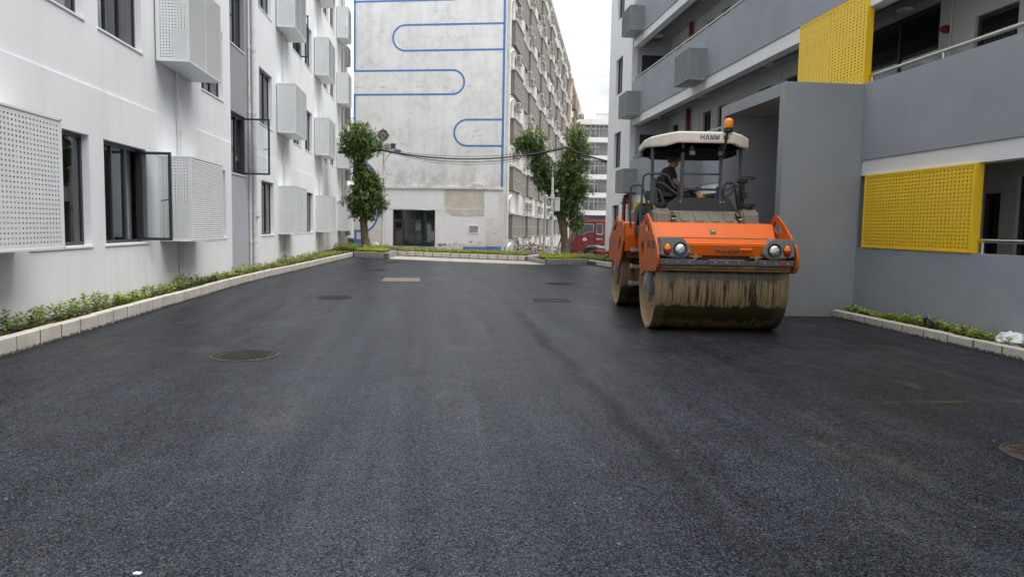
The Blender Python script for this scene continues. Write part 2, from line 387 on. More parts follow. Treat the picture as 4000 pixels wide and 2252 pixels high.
M_SOIL = simple('red_brown_soil', (.13,.062,.035), .95, var=.5, vscale=14, bump=.9, bscale=40)
def kerbmat():
    t = NT('cream_kerb_stone'); P = t.n('ShaderNodeNewGeometry').outputs['Position']; t.dv = P; z = t.sep(P)[2]
    c = t.ramp(t.noise(3, 6, .65), [(.3, (.44,.41,.36)), (.7, (.60,.565,.50))])
    c = t.mix(t.ramp(t.noise(16, 6, .75), [(.58, 0.), (.74, .6)]), c, (.27,.23,.18))
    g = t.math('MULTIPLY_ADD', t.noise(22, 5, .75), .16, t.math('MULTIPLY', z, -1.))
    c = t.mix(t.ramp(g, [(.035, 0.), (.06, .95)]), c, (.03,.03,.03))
    c = t.mix(t.ramp(t.noise(2.2, 5, .7), [(.55, 0.), (.75, .45)]), c, (.36,.27,.19))
    t.col(c); t.rough(.8); t.p.inputs['Specular IOR Level'].default_value = .3; t.bump(t.noise(60, 4, .6), .3, .004); return t.m
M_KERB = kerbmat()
M_MORTAR = simple('dark_mortar', (.11,.10,.085), .9)
M_KERBG = simple('grey_kerb_stone', (.30,.30,.295), .85, var=.25, vscale=4, bump=.3, bscale=50, dirt=.6, dirtc=(.1,.1,.09), world=True)
def gz(y):
    return 0. if y < 37 else -.75*min(1, (y-37)/9.) - (0 if y < 46 else min(1.4, (y-46)*.006))
g = MB(); ys = [-60, -20, 0, 10, 20, 30, 37, 40, 43, 46, 55, 70, 100, 150, 300, 900]; xs = [-900, -60, -20, -6, 0, 8, 20, 60, 900]
g.add([(x, y, gz(y)-.03) for y in ys for x in xs], [(j*9+i, j*9+i+1, (j+1)*9+i+1, (j+1)*9+i) for j in range(len(ys)-1) for i in range(8)])
build(g, 'ground', M_EARTH, kind='structure')
g = MB()
RP = [(-4.6,-25),(7.05,-25),(7.05,12.62),(7.52,12.62),(7.52,28),(6.6,28),(6.36,30.2),(4.54,29.5),(3.95,29.4),(.3,31.3),(-1.95,32.75),(-3.5,34.0),(-3.61,34.3),(-4.21,23.9),(-4.55,18.4)]
g.add([(x, y, 0) for x, y in RP], [tuple(range(len(RP)))])
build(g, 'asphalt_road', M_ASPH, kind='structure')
g = MB(); g.add([(x, y, -.006) for x, y in [(-1.95,32.6),(.3,31.15),(3.95,29.25),(4.6,29.5),(5.2,31.7),(4.1,32.4),(-2.1,36.5),(-2.3,34)]], [tuple(range(8))])
build(g, 'concrete_lane', M_CONC, kind='structure')
# ---------------------------------------------------------------- kerbs and beds
def stone_mesh(L, w, h, mat, bev=.012, gap=.004):
    m = MB(); m.box(gap, L-gap, 0, w, -.05, h); return m.mesh('kerb_stone', mat, bevel=bev)
def kerb(name, path, h, w, mat, L=.5, side=1, gap=.007):
    root = bpy.data.objects.new(name, None); COL.objects.link(root); root['kind'] = 'structure'; OFF[root.name] = Vector((0,0,0))
    me = stone_mesh(L, w, h, mat, gap=gap)
    mo = MB()
    for a, b in zip(path[:-1], path[1:]):
        a, b = Vector((*a, 0)), Vector((*b, 0)); d = b-a; n = max(1, round(d.length/L)); ang = math.atan2(d.y, d.x)
        nn = Vector((-d.y, d.x, 0)).normalized(); p0, p1 = a+nn*.006, b+nn*.006; q0, q1 = a+nn*(w-.006), b+nn*(w-.006); zt = h-.012
        mo.add([(*p0.xy, -.05), (*p1.xy, -.05), (*q1.xy, -.05), (*q0.xy, -.05), (*p0.xy, zt), (*p1.xy, zt), (*q1.xy, zt), (*q0.xy, zt)], [(0,1,5,4), (1,2,6,5), (2,3,7,6), (3,0,4,7), (4,5,6,7)])
        for i in range(n):
            p = a+d*(i/n); s = d.length/n/L
            link_mesh('kerb_stone', me, root, (p.x, p.y, random.uniform(-.006, .006)), (random.uniform(-.01, .01), 0, ang+random.uniform(-.006, .006)), (s, side, 1))
    build(mo, 'mortar_joint', M_MORTAR, root)
    return root
LK = [(-4.6,1.2),(-4.58,13.2),(-4.55,18.4),(-4.4,21.2),(-4.21,23.9),(-3.9,29.2),(-3.61,34.2)]
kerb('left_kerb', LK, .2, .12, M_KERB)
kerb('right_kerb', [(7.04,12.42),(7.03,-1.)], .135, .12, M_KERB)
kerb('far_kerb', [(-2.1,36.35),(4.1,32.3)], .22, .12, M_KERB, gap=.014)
kerb('left_planter_kerb', [(-3.56,34.1),(-2.0,32.72)], .25, .14, M_KERBG, .78)
kerb('left_planter_kerb', [(-2.0,32.72),(-1.75,36.0)], .25, .14, M_KERBG, .8)
kerb('right_planter_kerb', [(4.54,29.56),(6.36,30.22)], .22, .14, M_KERBG, .95)
kerb('right_planter_kerb', [(4.1,32.3),(4.3,31.0),(4.54,29.6)], .16, .14, M_KERBG, .7)
kerb('right_bay_kerb', [(6.36,30.22),(6.75,26.4)], .2, .12, M_KERB, .6)
kerb('rear_bed_kerb', [(4.1,32.3),(5.6,36.6)], .2, .12, M_KERB, .6)
def bed(name, pts, z):
    m = MB(); m.prism(pts, 'z', z-.3, z); return build(m, name, M_SOIL, kind='structure')
lk_in = [(x-.115, y) for x, y in LK]
bed('left_planting_bed', lk_in+[(-3.9,35.4),(-5.21,35.4),(-5.21,1.2)], .15)
bed('right_planting_bed', [(7.15,12.40),(7.15,-1),(7.52,-1),(7.52,12.40)], .105)
bed('left_corner_planting_bed', [(-3.58,34.25),(-2.05,32.9),(-1.85,36.3),(-2.6,37.8),(-4.55,43.2),(-5.15,43.2),(-5.15,35.4),(-3.95,35.4)], .2)
bed('far_planting_bed', [(-2.05,36.5),(4.15,32.45),(5.5,36.5),(4.05,41.05),(-4.2,43.1),(-2.55,37.8)], .16)
bed('right_corner_planting_bed', [(4.6,29.7),(6.3,30.35),(6.85,26.4),(7.48,26.4),(7.48,32.2),(7.2,36.4),(5.7,36.5),(4.2,32.3)], .14)
# ================================================================ WHITE BUILDING (left)
WB = thing('white_building', 'long white rendered apartment building along the left kerb, with a grey strip and dark windows', 'building', (-5.2, 20, 0))
XL = -5.2
sills = [1.1, 4.48, 7.92, 11.36]
near = [(4.4,6.15),(10.25,12.0),(12.5,14.25),(17.7,19.45)]
far = [(23.35,25.12),(28.75,30.5),(31.35,33.1),(36.5,38.25),(38.85,40.6)]
gry = [(20.5,21.97)]
ops = [(a, b, s, s+1.66) for s in sills for a, b in near+far]
m = MB()
wall(m, 'x', XL, 1, -14, 20, -.3, 3.5, ops); wall(m, 'x', XL, 1, 22.78, 44, -.3, 3.5, ops)
wall(m, 'x', XL-.032, 1, -14, 20, 3.5, 15.6, ops); wall(m, 'x', XL-.032, 1, 22.78, 44, 3.5, 15.6, ops)
for a, b in ((-14, 20), (22.78, 44)): m.quad((XL, a, 3.5), (XL, b, 3.5), (XL-.032, b, 3.5), (XL-.032, a, 3.5))
m.quad((XL, 20, -.3), (XL, 20, 15.6), (XL-.17, 20, 15.6), (XL-.17, 20, -.3)); m.quad((XL, 22.78, -.3), (XL, 22.78, 15.6), (XL-.17, 22.78, 15.6), (XL-.17, 22.78, -.3))
m.quad((XL-.002, 44, -1.5), (-14, 44, -1.5), (-14, 44, 15.6), (XL-.002, 44, 15.6)); m.quad((XL-.002, -14, -.3), (-14, -14, -.3), (-14, -14, 15.6), (XL-.002, -14, 15.6))
build(m, 'wall', M_WHITE, WB)
gops = [(20.5, 21.97, 2.8, 4.43), (20.45, 22.05, 6.2, 7.85), (20.45, 22.05, 9.6, 11.25)]
m = MB(); wall(m, 'x', XL-.14, 1, 20, 22.78, 4.35, 15.6, gops, .2); wall(m, 'x', XL-.14, 1, 20, 22.78, -.3, 4.35, [(20.5, 21.97, 2.8, 4.35)], .2)
m2 = MB(); wall(m2, 'x', XL-.14, 1, 20, 22.78, -.3, 4.35, [(20.5, 21.97, 2.8, 4.35)], .2)
m = MB(); wall(m, 'x', XL-.14, 1, 20, 22.78, 4.43, 15.6, gops[1:], .2)
for q in ((20, 20.5), (21.97, 22.78)): m.quad((XL-.14, q[0], 4.35), (XL-.14, q[1], 4.35), (XL-.14, q[1], 4.43), (XL-.14, q[0], 4.43))
m.quad((XL-.14, 20.5, 4.43), (XL-.14, 21.97, 4.43), (XL-.34, 21.97, 4.43), (XL-.34, 20.5, 4.43))
build(m, 'wall', M_GREYU, WB)['label'] = 'dark grey rendered stair strip between the two white wall sections'
build(m2, 'wall', M_GREYL, WB)['label'] = 'lilac grey lower part of the stair strip'
m = MB(); m.box(-14, XL-.01, -14, 44, 15.55, 15.75); build(m, 'roof', M_WHITE, WB)
# rooms behind the glass
m = MB(); m.quad((-8.4, -14, -.3), (-8.4, 44, -.3), (-8.4, 44, 15.6), (-8.4, -14, 15.6))
for z in (.25, 3.35, 6.9, 10.3, 13.7): m.box(-8.39, XL-.36, -14, 44, z-.15, z)
for y in (2.5, 9.6, 14.4, 17.4, 19.9, 22.85, 28.4, 33.3, 36.2, 40.9): m.box(-8.39, XL-.36, y-.06, y+.06, -.3, 15.6)
build(m, 'room_interior', M_ROOM, WB)
M_CURTL = simple('pale_grey_curtain', (.68,.72,.74), .8, var=.08)
def lwindow(a, b, z0, z1, X, open_sash=False, flip=False):
    """window set back in the reveal: frame, mullion, panes"""
    x0, x1 = X-.17, X-.11
    f = MB(); f.frame('x', x0, x1, a, b, z0, z1, .055)
    mid = a+(b-a)*.62
    f.box(x0, x1+.006, mid-.035, mid+.035, z0+.05, z1-.05); f.box(x0, x1+.004, a+(b-a)*.31-.022, a+(b-a)*.31+.022, z0+.05, z1-.05)
    w = build(f, 'window', M_FRAME, WB)
    for p, q, o in ((a+.05, a+(b-a)*.31-.02, .03), (a+(b-a)*.31+.02, mid-.03, .03), (mid+.03, b-.05, .038)):
        if open_sash and q > mid: continue
        g = MB(); g.box(x0+o-.004, x0+o+.004, p, q, z0+.05, z1-.05); build(g, 'pane', M_PANE, w)
    c = MB(); n = 26; ca, cb = a+(b-a)*random.choice([.48, .55, .66]), b-.03
    c.add([(X-.42+.028*math.sin(k*1.9+a)+.012*math.sin(k*.7), ca+(cb-ca)*k/n, z) for z in (z0+.02, z1-.02) for k in range(n+1)], [(k, k+1, n+2+k, n+1+k) for k in range(n)])
    if not open_sash: build(c, 'curtain', M_CURTL, w)
    s = MB(); s.box(X-.2, X+.02, a-.03, b+.03, z0-.035, z0-.003); build(s, 'sill', M_WHITE, w)
    return w
def sash(w, Yh, X, z0, z1, L, handle=1):
    """casement swung out square to the wall"""
    f = MB(); f.frame('y', Yh-.02, Yh+.02, X-.12, X-.12+L, z0+.03, z1-.03, .05); s = build(f, 'open_sash', M_FRAME, w)
    zc = (z0+z1)/2-.05
    f = MB(); xh = X-.12+L-.03
    f.box(xh-.012, xh+.012, Yh-.05, Yh-.02, zc-.09, zc+.05); f.tube([(xh, Yh-.06, zc), (xh-.06, Yh-.075, zc-.02), (xh-.13, Yh-.075, zc-.03)], .011, 6)
    f.box(X-.072, xh-.02, Yh-.004, Yh+.004, z0+.08, z1-.08)
    f.m[-6:] = [1]*6
    # pane and handle live in one mesh with two materials so the part stays within three levels
    build(f, 'sash_pane', [M_FRAME, M_SASHG], w)
for s in sills:
    for a, b in near+far:
        X = XL if s < 3 else XL-.032
        op = (a == 12.5 and s == 1.1)
        w = lwindow(a, b, s, s+1.66, X, op)
        if op: sash(w, b-.02, X, s, s+1.66, .56)
        if a == 28.75 and s == 7.92: sash(w, b-.03, X, s, s+1.66, .42)
for i, (a, b, z0, z1) in enumerate(gops):
    w = lwindow(a, b, z0, z1, XL-.14, i == 0)
    if i == 0: sash(w, b-.02, XL-.14, z0, z1, .82)
# pipes fixed to the facade
for y in (15.95, 26.75, 34.75, 42.2):
    p = MB()
    for dy, r in ((-.05, .022), (.06, .03)):
        p.cyl((XL+.04, y+dy, .14), (XL+.04, y+dy, 14.5), r, n=8)
        for z in (2.2, 3.3, 5.6, 6.6, 9.1, 10.1, 12.6): p.cyl((XL+.04, y+dy, z), (XL+.04, y+dy, z+.05), r+.008, n=8)
    build(p, 'condensate_pipe', M_PVC, WB, True)
def downpipe(y, x, r, z1=15.2, z0=.1):
    p = MB(); p.cyl((x, y, z0), (x, y, z1), r, n=14)
    for z in (.9, 1.75, 3.0, 4.6, 6.4, 8.0, 9.8, 11.5, 13.2):
        p.cyl((x, y, z), (x, y, z+.10), r+.012, n=14); p.box(x-r-.06, x, y-.012, y+.012, z+.3, z+.33)
    return p
p = downpipe(22.62, XL-.02, .065); p.tube([(XL-.02, 22.62, 1.62), (XL+.06, 22.58, 1.66), (XL+.13, 22.55, 1.66)], .045, 10); build(p, 'downpipe', M_PVC, WB, True)
build(downpipe(22.36, XL-.09, .03), 'downpipe', M_PVC, WB, True)
build(downpipe(43.45, XL+.08, .05), 'downpipe', M_PVC, WB, True); build(downpipe(43.75, XL+.08, .055), 'downpipe', M_PVC, WB, True)
# set-back rear wing
m = MB(); wops = [(44.7, 45.9, s, s+1.66) for s in sills]
wall(m, 'x', -5.75, 1, 44, 51, -1.5, 13.2, wops); m.quad((-5.75, 51, -1.5), (-14, 51, -1.5), (-14, 51, 13.2), (-5.75, 51, 13.2)); m.box(-14, -5.76, 44.02, 51, 13.1, 13.3)
build(m, 'rear_wing_wall', M_WHITE, WB)
for a, b, z0, z1 in wops:
    lwindow(a, b, z0, z1, -5.75)
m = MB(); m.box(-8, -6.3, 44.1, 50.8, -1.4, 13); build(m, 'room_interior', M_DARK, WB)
# ---------------------------------------------------------------- air conditioner cages
CAGE = {}
def cage(key, s, Lx, D, H, mat, perf_street=False):
    """sheet-metal cage; local origin at the wall, lower near corner; s = +1 stands out along +X"""
    if key in CAGE: return CAGE[key]
    parts = []
    t = .022
    f = MB()
    for x in (s*.012, s*(D-.012)):
        for y in (.012, Lx-.012): f.box(x-.012, x+.012, y-.012, y+.012, 0, H)
    for z in (.012, H-.012):
        for y in (.012, Lx-.012): f.box(min(0, s*D), max(0, s*D), y-.012, y+.012, z-.012, z+.012)
        for x in (s*.012, s*(D-.012)): f.box(x-.012, x+.012, 0, Lx, z-.012, z+.012)
    parts.append(('frame', f.mesh('frame', mat), None))
    p = MB(); perforated(p, lambda u, v: (s*(.024+u), .01, .024+v), D-.048, H-.048)
    me = p.mesh('perforated_panel', mat); parts.append(('perforated_panel', me, None))
    parts.append(('perforated_panel', me, (0, Lx-.02, 0)))
    if perf_street:
        for y0, y1 in ((.024, Lx*.34), (Lx*.34+.006, Lx-.024)):
            p = MB(); perforated(p, lambda u, v: (s*(D-.01), y0+u, .024+v), y1-y0, H-.048, m=.04, pitch=.055, pu=.075); parts.append(('perforated_panel', p.mesh('perforated_panel', mat), None))
    else:
        p = MB(); n = int((H-.06)/.042)
        for k in range(n):
            z = .03+k*(H-.06)/n; x0 = s*(D-.014); x1 = s*(D-.002)
            p.add([(x0, .024, z+.020), (x1, .024, z), (x1, .024, z+.010), (x0, .024, z+.034), (x0, Lx-.024, z+.020), (x1, Lx-.024, z), (x1, Lx-.024, z+.010), (x0, Lx-.024, z+.034)],
                  [(0,1,2,3),(7,6,5,4),(0,4,5,1),(1,5,6,2),(2,6,7,3),(3,7,4,0)])
        p.box(min(s*(D-.016), s*(D-.022)), max(s*(D-.016), s*(D-.022)), .024, Lx-.024, .02, H-.02)
        for yy in (Lx*.5,): p.box(min(s*(D-.02), s*(D-.0)), max(s*(D-.02), s*D), yy-.01, yy+.01, .02, H-.02)
        parts.append(('louvre_slats', p.mesh('louvre_slats', mat), 'stuff'))
    b = MB(); b.box(min(s*.02, s*(D-.02)), max(s*.02, s*(D-.02)), .02, Lx-.02, .002, .016); parts.append(('base_tray', b.mesh('base_tray', mat), None))
    b = MB(); b.box(min(s*.02, s*(D-.02)), max(s*.02, s*(D-.02)), .02, Lx-.02, H-.016, H-.002); parts.append(('top_cover', b.mesh('top_cover', mat), None))
    b = MB(); b.box(min(s*.08, s*(D-.14)), max(s*.08, s*(D-.14)), Lx*.3, Lx*.3+.85, .02, .75); parts.append(('cooling_unit', b.mesh('cooling_unit', M_PVC, bevel=.02), None))
    CAGE[key] = parts; return parts
def place_cage(label, group, loc, *args, **kw):
    t = thing('air_conditioner_cage', label, 'air conditioner cage', loc, 0, group, local=True)
    for nm, me, extra in cage(*args, **kw):
        o = link_mesh(nm, me, t, extra if isinstance(extra, tuple) else (0,0,0))
        if extra == 'stuff': o['kind'] = 'stuff'
    return t
GW = 'perforated cages on the white building'
FL = ['ground-floor', 'first-floor', 'second-floor', 'third-floor']
place_cage('big pale grey cage with a perforated street face, at the left edge of the view', GW, (XL, 7.55, 1.12), 'bigp', 1, 2.33, .6, 1.6, M_CAGE, perf_street=True)
for k, (y, nm) in enumerate([(14.87, 'nearest louvred cage, between the open casement and the grey strip'), (25.8, 'louvred cage just past the grey strip'), (33.75, 'louvred cage midway along the far white section'), (41.3, 'louvred cage at the far end of the white wall')]):
    for i, s in enumerate(sills):
        if k == 0 and i > 1: continue
        place_cage('pale grey %s %s' % (FL[i], nm), GW, (XL-.005, y, s), 'std' if k < 3 else 'end', 1, 2.15 if k < 3 else 1.5, .6, 1.62, M_CAGE)
for i in (0, 1, 2, 3):
    place_cage('small pale %s cage on the set-back rear wing beside the dormitory gable' % FL[i], GW, (-5.75, 46.2, sills[i]-.35), 'wing', 1, 1.0, .62, 1.0, M_CAGE)
# ================================================================ GREY BUILDING (right)
GB = thing('grey_building', 'grey and white gallery-access building on the right with yellow perforated screens and a portal', 'building', (7.5, 12.55, 0))
XR = 7.5; Y0, Y1 = -4, 28.3
LV = [(-.3, 1.24), (2.77, 4.1), (5.72, 7.07), (8.62, 9.97)]
for k, (a, b) in enumerate(LV):
    spans = [(Y0, 12.545), (15.45, Y1)] if k == 0 else [(Y0, 12.545), (12.555, Y1)]
    m = MB()
    for p, q in spans: m.box(XR, XR+.2, p, q, a, b)
    build(m, 'parapet', M_GREYP, GB)
for a, b in ((2.5, 2.765), (5.42, 5.715), (8.35, 8.615)):
    m = MB(); m.box(XR+.03, XR+.28, Y0, Y1-.02, a, b); build(m, 'beam', M_BEAM, GB)
for a, b in ((2.85, 2.96), (5.8, 5.92), (8.73, 8.85)):
    m = MB(); m.box(XR+.2, 9.0, Y0, Y1-.02, a, b); build(m, 'gallery_slab', M_CEIL, GB)
m = MB(); m.box(XR+.2, 9.0, Y0, Y1-.02, -.2, .08); build(m, 'gallery_slab', M_CEIL, GB)
XB = 9.0
bops = []
for f, (zf) in enumerate((.1, 2.96, 5.92)):
    for a, b in ((23.9, 24.6), (22.6, 23.3), (27.2, 27.85), (19.5, 20.3), (17.9, 18.7)): bops.append((a, b, zf+1.15, zf+2.45))
bops += [(9.9, 10.72, .1, 2.41), (11.05, 11.46, .1, 2.18), (10.95, 11.9, 2.98, 5.13), (12.8, 16.6, 2.98, 5.66)]
m = MB(); wall(m, 'x', XB, -1, Y0, Y1, -.2, 10.3, bops, .15); build(m, 'back_wall', M_OFFW, GB)
for a, b, z0, z1 in bops:
    f = MB(); f.frame('x', XB+.06, XB+.12, a, b, z0, z1, .07)
    if b-a > 1.5:
        for yy in (a+(b-a)*.33, a+(b-a)*.66): f.box(XB+.06, XB+.12, yy-.03, yy+.03, z0+.05, z1-.05)
    elif z1-z0 > 1.9: f.box(XB+.06, XB+.125, a+.05, b-.05, z0+.95, z0+1.02)
    else: f.box(XB+.06, XB+.125, (a+b)/2-.02, (a+b)/2+.02, z0+.05, z1-.05)
    w = build(f, 'door' if z1-z0 > 1.9 else 'window', M_FRAME, GB)
    g = MB(); g.box(XB+.085, XB+.095, a+.05, b-.05, z0+.05, z1-.05); build(g, 'pane', M_PANE_D, w)
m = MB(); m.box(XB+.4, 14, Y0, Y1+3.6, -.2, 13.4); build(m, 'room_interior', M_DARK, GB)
# grey end wall of the galleries with dark doors, then the white end block
m = MB(); eops = [(7.86, 8.72, z, z+2.15) for z in (.1, 2.97, 5.95)]
wall(m, 'y', Y1, -1, XR+.2, XB, -.2, 12.8, eops, .1); build(m, 'gallery_end_wall', M_CEIL, GB)
for a, b, z0, z1 in eops:
    f = MB(); f.frame('y', Y1+.03, Y1+.08, a, b, z0, z1, .06); f.box(a+.05, b-.05, Y1+.045, Y1+.06, z0+.05, z1-.05)
    build(f, 'door', M_FRAME, GB)
hops = [(29.75, 30.85, z, z+1.45) for z in (1.0, 3.97, 6.95, 9.98)]
m = MB(); wall(m, 'x', XR-.02, -1, Y1+.02, 32, -1.2, 14.3, hops, .2)
m.quad((XR-.02, 32, -1.2), (16, 32, -1.2), (16, 32, 14.3), (XR-.02, 32, 14.3)); m.quad((XR-.02, Y1+.02, 10), (XB+1, Y1+.02, 10), (XB+1, Y1+.02, 14.3), (XR-.02, Y1+.02, 14.3)); m.quad((XR-.02, Y1+.02, -.3), (XR+.2, Y1+.02, -.3), (XR+.2, Y1+.02, 10), (XR-.02, Y1+.02, 10))
m.box(XR-.02, 16, Y1+.03, 32, 14.3, 14.45); build(m, 'end_block_wall', M_WHITE, GB)
for a, b, z0, z1 in hops:
    f = MB(); f.frame('x', XR+.08, XR+.14, a, b, z0, z1, .055); f.box(XR+.08, XR+.145, (a+b)/2-.03, (a+b)/2+.03, z0+.05, z1-.05)
    w = build(f, 'window', M_FRAME, GB); g = MB(); g.box(XR+.105, XR+.115, a+.05, b-.05, z0+.05, z1-.05); build(g, 'pane', M_PANE_D, w)
m = MB(); m.box(XR+.2, 14, Y0, Y1, 12.3, 12.5); m.box(XR+.05, XR+.3, Y0, Y1-.02, 11.3, 11.58); build(m, 'roof', M_BEAM, GB)
# services under the gallery ceilings
for zc in (2.85, 5.8, 8.73):
    p = MB()
    for x, r in ((7.98, .03), (8.12, .022), (8.26, .035), (8.42, .025)): p.cyl((x, Y0, zc-.12), (x, Y1-.05, zc-.12), r, n=6)
    for i in range(11): p.box(7.85, 8.6, 2.3*i+3.2, 2.3*i+3.25, zc-.17, zc-.152)
    build(p, 'ceiling_pipes', M_CAGEG, GB)
    for y in (22.5, 27.0, 13.2, 17.9):
        p = MB(); p.lathe([(0, -.05), (.14, -.05), (.16, -.02), (.16, 0)], 'z', (8.12 if y > 17 else 8.6, y, zc-.2), 18); build(p, 'ceiling_lamp', M_OFFW, GB, True)
for z0, z1 in ((.1, 2.8), (3., 5.75), (6., 8.7)):
    p = MB(); p.cyl((8.9, 25.85, z0), (8.9, 25.85, z1), .07, n=10); build(p, 'standpipe', M_RED, GB, True)
p = MB(); p.cyl((8.93, 12.57, 5.1), (9.0, 12.57, 5.1), .075, n=12); p.cyl((8.88, 12.57, 5.1), (8.93, 12.57, 5.1), .05, .065, n=12); build(p, 'fire_alarm_bell', M_RED, GB, True)
for y, z1 in ((12.45, 5.75), (18.9, 5.75), (24.9, 8.7)):
    p = MB(); p.cyl((8.97, y, 3), (8.97, y, z1), .014, n=6); build(p, 'conduit', M_PVC, GB)
# stainless handrails
def rail(z, a, b, zt):
    p = MB(); p.cyl((XR+.1, a, z), (XR+.1, b, z), .032, n=12)
    n = max(1, round((b-a)/1.93))
    for i in range(n+1):
        y = a+.06+(b-a-.12)*i/n; p.cyl((XR+.1, y, zt), (XR+.1, y, z), .022, n=10); p.cyl((XR+.1, y, zt), (XR+.1, y, zt+.012), .045, n=12)
    build(p, 'handrail', M_STEEL, GB, True)
rail(1.42, Y0, 9.66, 1.24); rail(4.24, Y0, 12.56, 4.1); rail(7.2, 15.1, 28.2, 7.07); rail(4.22, 15.1, 28.2, 4.1); rail(10.1, Y0, 28.2, 9.97)
# yellow perforated screens
def screen(a, b, z0, z1, notch=False, d=.13):
    w, h = b-a, z1-z0
    p = MB(); perforated(p, lambda u, v: (XR-.012, a+.03+u, z0+.03+v), w-.06, h-.06, pitch=.054, hole=.34, m=.012, pu=.08 if a < 11 else .11)
    root = build(p, 'perforated_screen', M_YEL, GB)
    f = MB(); f.frame('x', XR-.02, XR-.02+d, a, b, z0, z1, .03)
    for zz in (z0+h*.12, z0+h*.88): f.box(XR+.004, XR+.05, a+.03, b-.03, zz-.022, zz+.022)
    build(f, 'screen_frame', M_YEL, root)
    return root
screen(9.68, 12.36, 1.245, 2.495); screen(12.57, 15.0, 4.105, 5.70); screen(25.0, 27.6, 1.245, 2.495); screen(20.4, 21.6, 1.245, 2.495)
m = MB(); m.lathe([(.055, 0), (.05, .03), (.02, .05), (0, .055)], 'x', (XR-.03, 11.87, 1.28), 10)
# projecting portal
m = MB(); XP = 6.05
m.box(XP, XR+.02, 12.55, 12.75, -.1, 4.09); m.box(XP, XR+.02, 15.25, 15.44, -.1, 4.09); m.box(XP, XR+.02, 12.751, 15.249, 3.87, 4.09)
pr = build(m, 'portal', M_GREYS, GB)
m = MB(); m.box(XR+.021, 8.1, 12.60, 12.75, -.1, 3.9); m.box(XR+.021, 8.1, 15.25, 15.4, -.1, 3.9); m.box(XR+.021, 8.1, 12.751, 15.249, 3.872, 3.98); build(m, 'passage_lining', M_GREYS, pr)
m = MB(); m.box(8.1, 8.2, 12.5, 15.5, -.1, 4.0); build(m, 'passage_door', M_FRAME, pr)
GG = 'grey perforated cages on the grey building'
for lab, loc in [('grey cage halfway along the second-floor parapet, above the roller canopy', (XR, 20.4, 5.65)), ('grey cage at the far end of the second-floor parapet', (XR, 27.05, 5.65)),
                 ('grey cage highest up beside the white end block', (XR, 26.9, 8.66)), ('grey cage at the far end of the first-floor parapet, above red pipework', (XR, 27.2, 2.85)), ('grey cage seen behind the driver, under the canopy', (XR, 20.5, 2.68))]:
    place_cage(lab, GG, loc, 'grey', -1, 1.2, .52, .86, M_CAGEG)
# fire pipework at the far end
t = thing('fire_pipe', 'dark red vertical fire pipe with flanged elbow below the grey cage', 'pipe', (7.3, 28.2, 0))
p = MB(); p.tube([(7.3, 28.2, .1), (7.3, 28.2, 2.62), (7.33, 28.2, 2.72), (7.42, 28.18, 2.76), (7.7, 28.1, 2.76)], .075, 12); build(p, 'pipe', M_RED, t, True)
p = MB(); p.cyl((7.3, 28.2, 2.44), (7.3, 28.2, 2.5), .13, n=14); p.cyl((7.47, 28.17, 2.76), (7.52, 28.16, 2.76), .14, n=14); p.box(7.4, 7.7, 28.0, 28.3, 2.5, 2.72); build(p, 'flange', M_RED, t, True)
for z, lb in ((.51, 'upper red horizontal fire pipe stub at the foot of the white end block'), (.34, 'lower red horizontal fire pipe stub at the foot of the white end block')):
    p = MB(); p.cyl((7.0, 29.2, z), (7.0, 31.8, z), .065, n=12); p.tube([(7.0, 31.8, z), (7.05, 31.86, z), (7.49, 31.86, z)], .065, 12); p.cyl((7.0, 29.15, z), (7.0, 29.2, z), .1, n=12); p.cyl((7.0, 31.6, z), (7.0, 31.65, z), .1, n=12)
    tag(build(p, 'fire_pipe', M_RED, None, True, loc=(7.0, 30, 0)), lb, 'pipe', 'red fire pipe stubs')
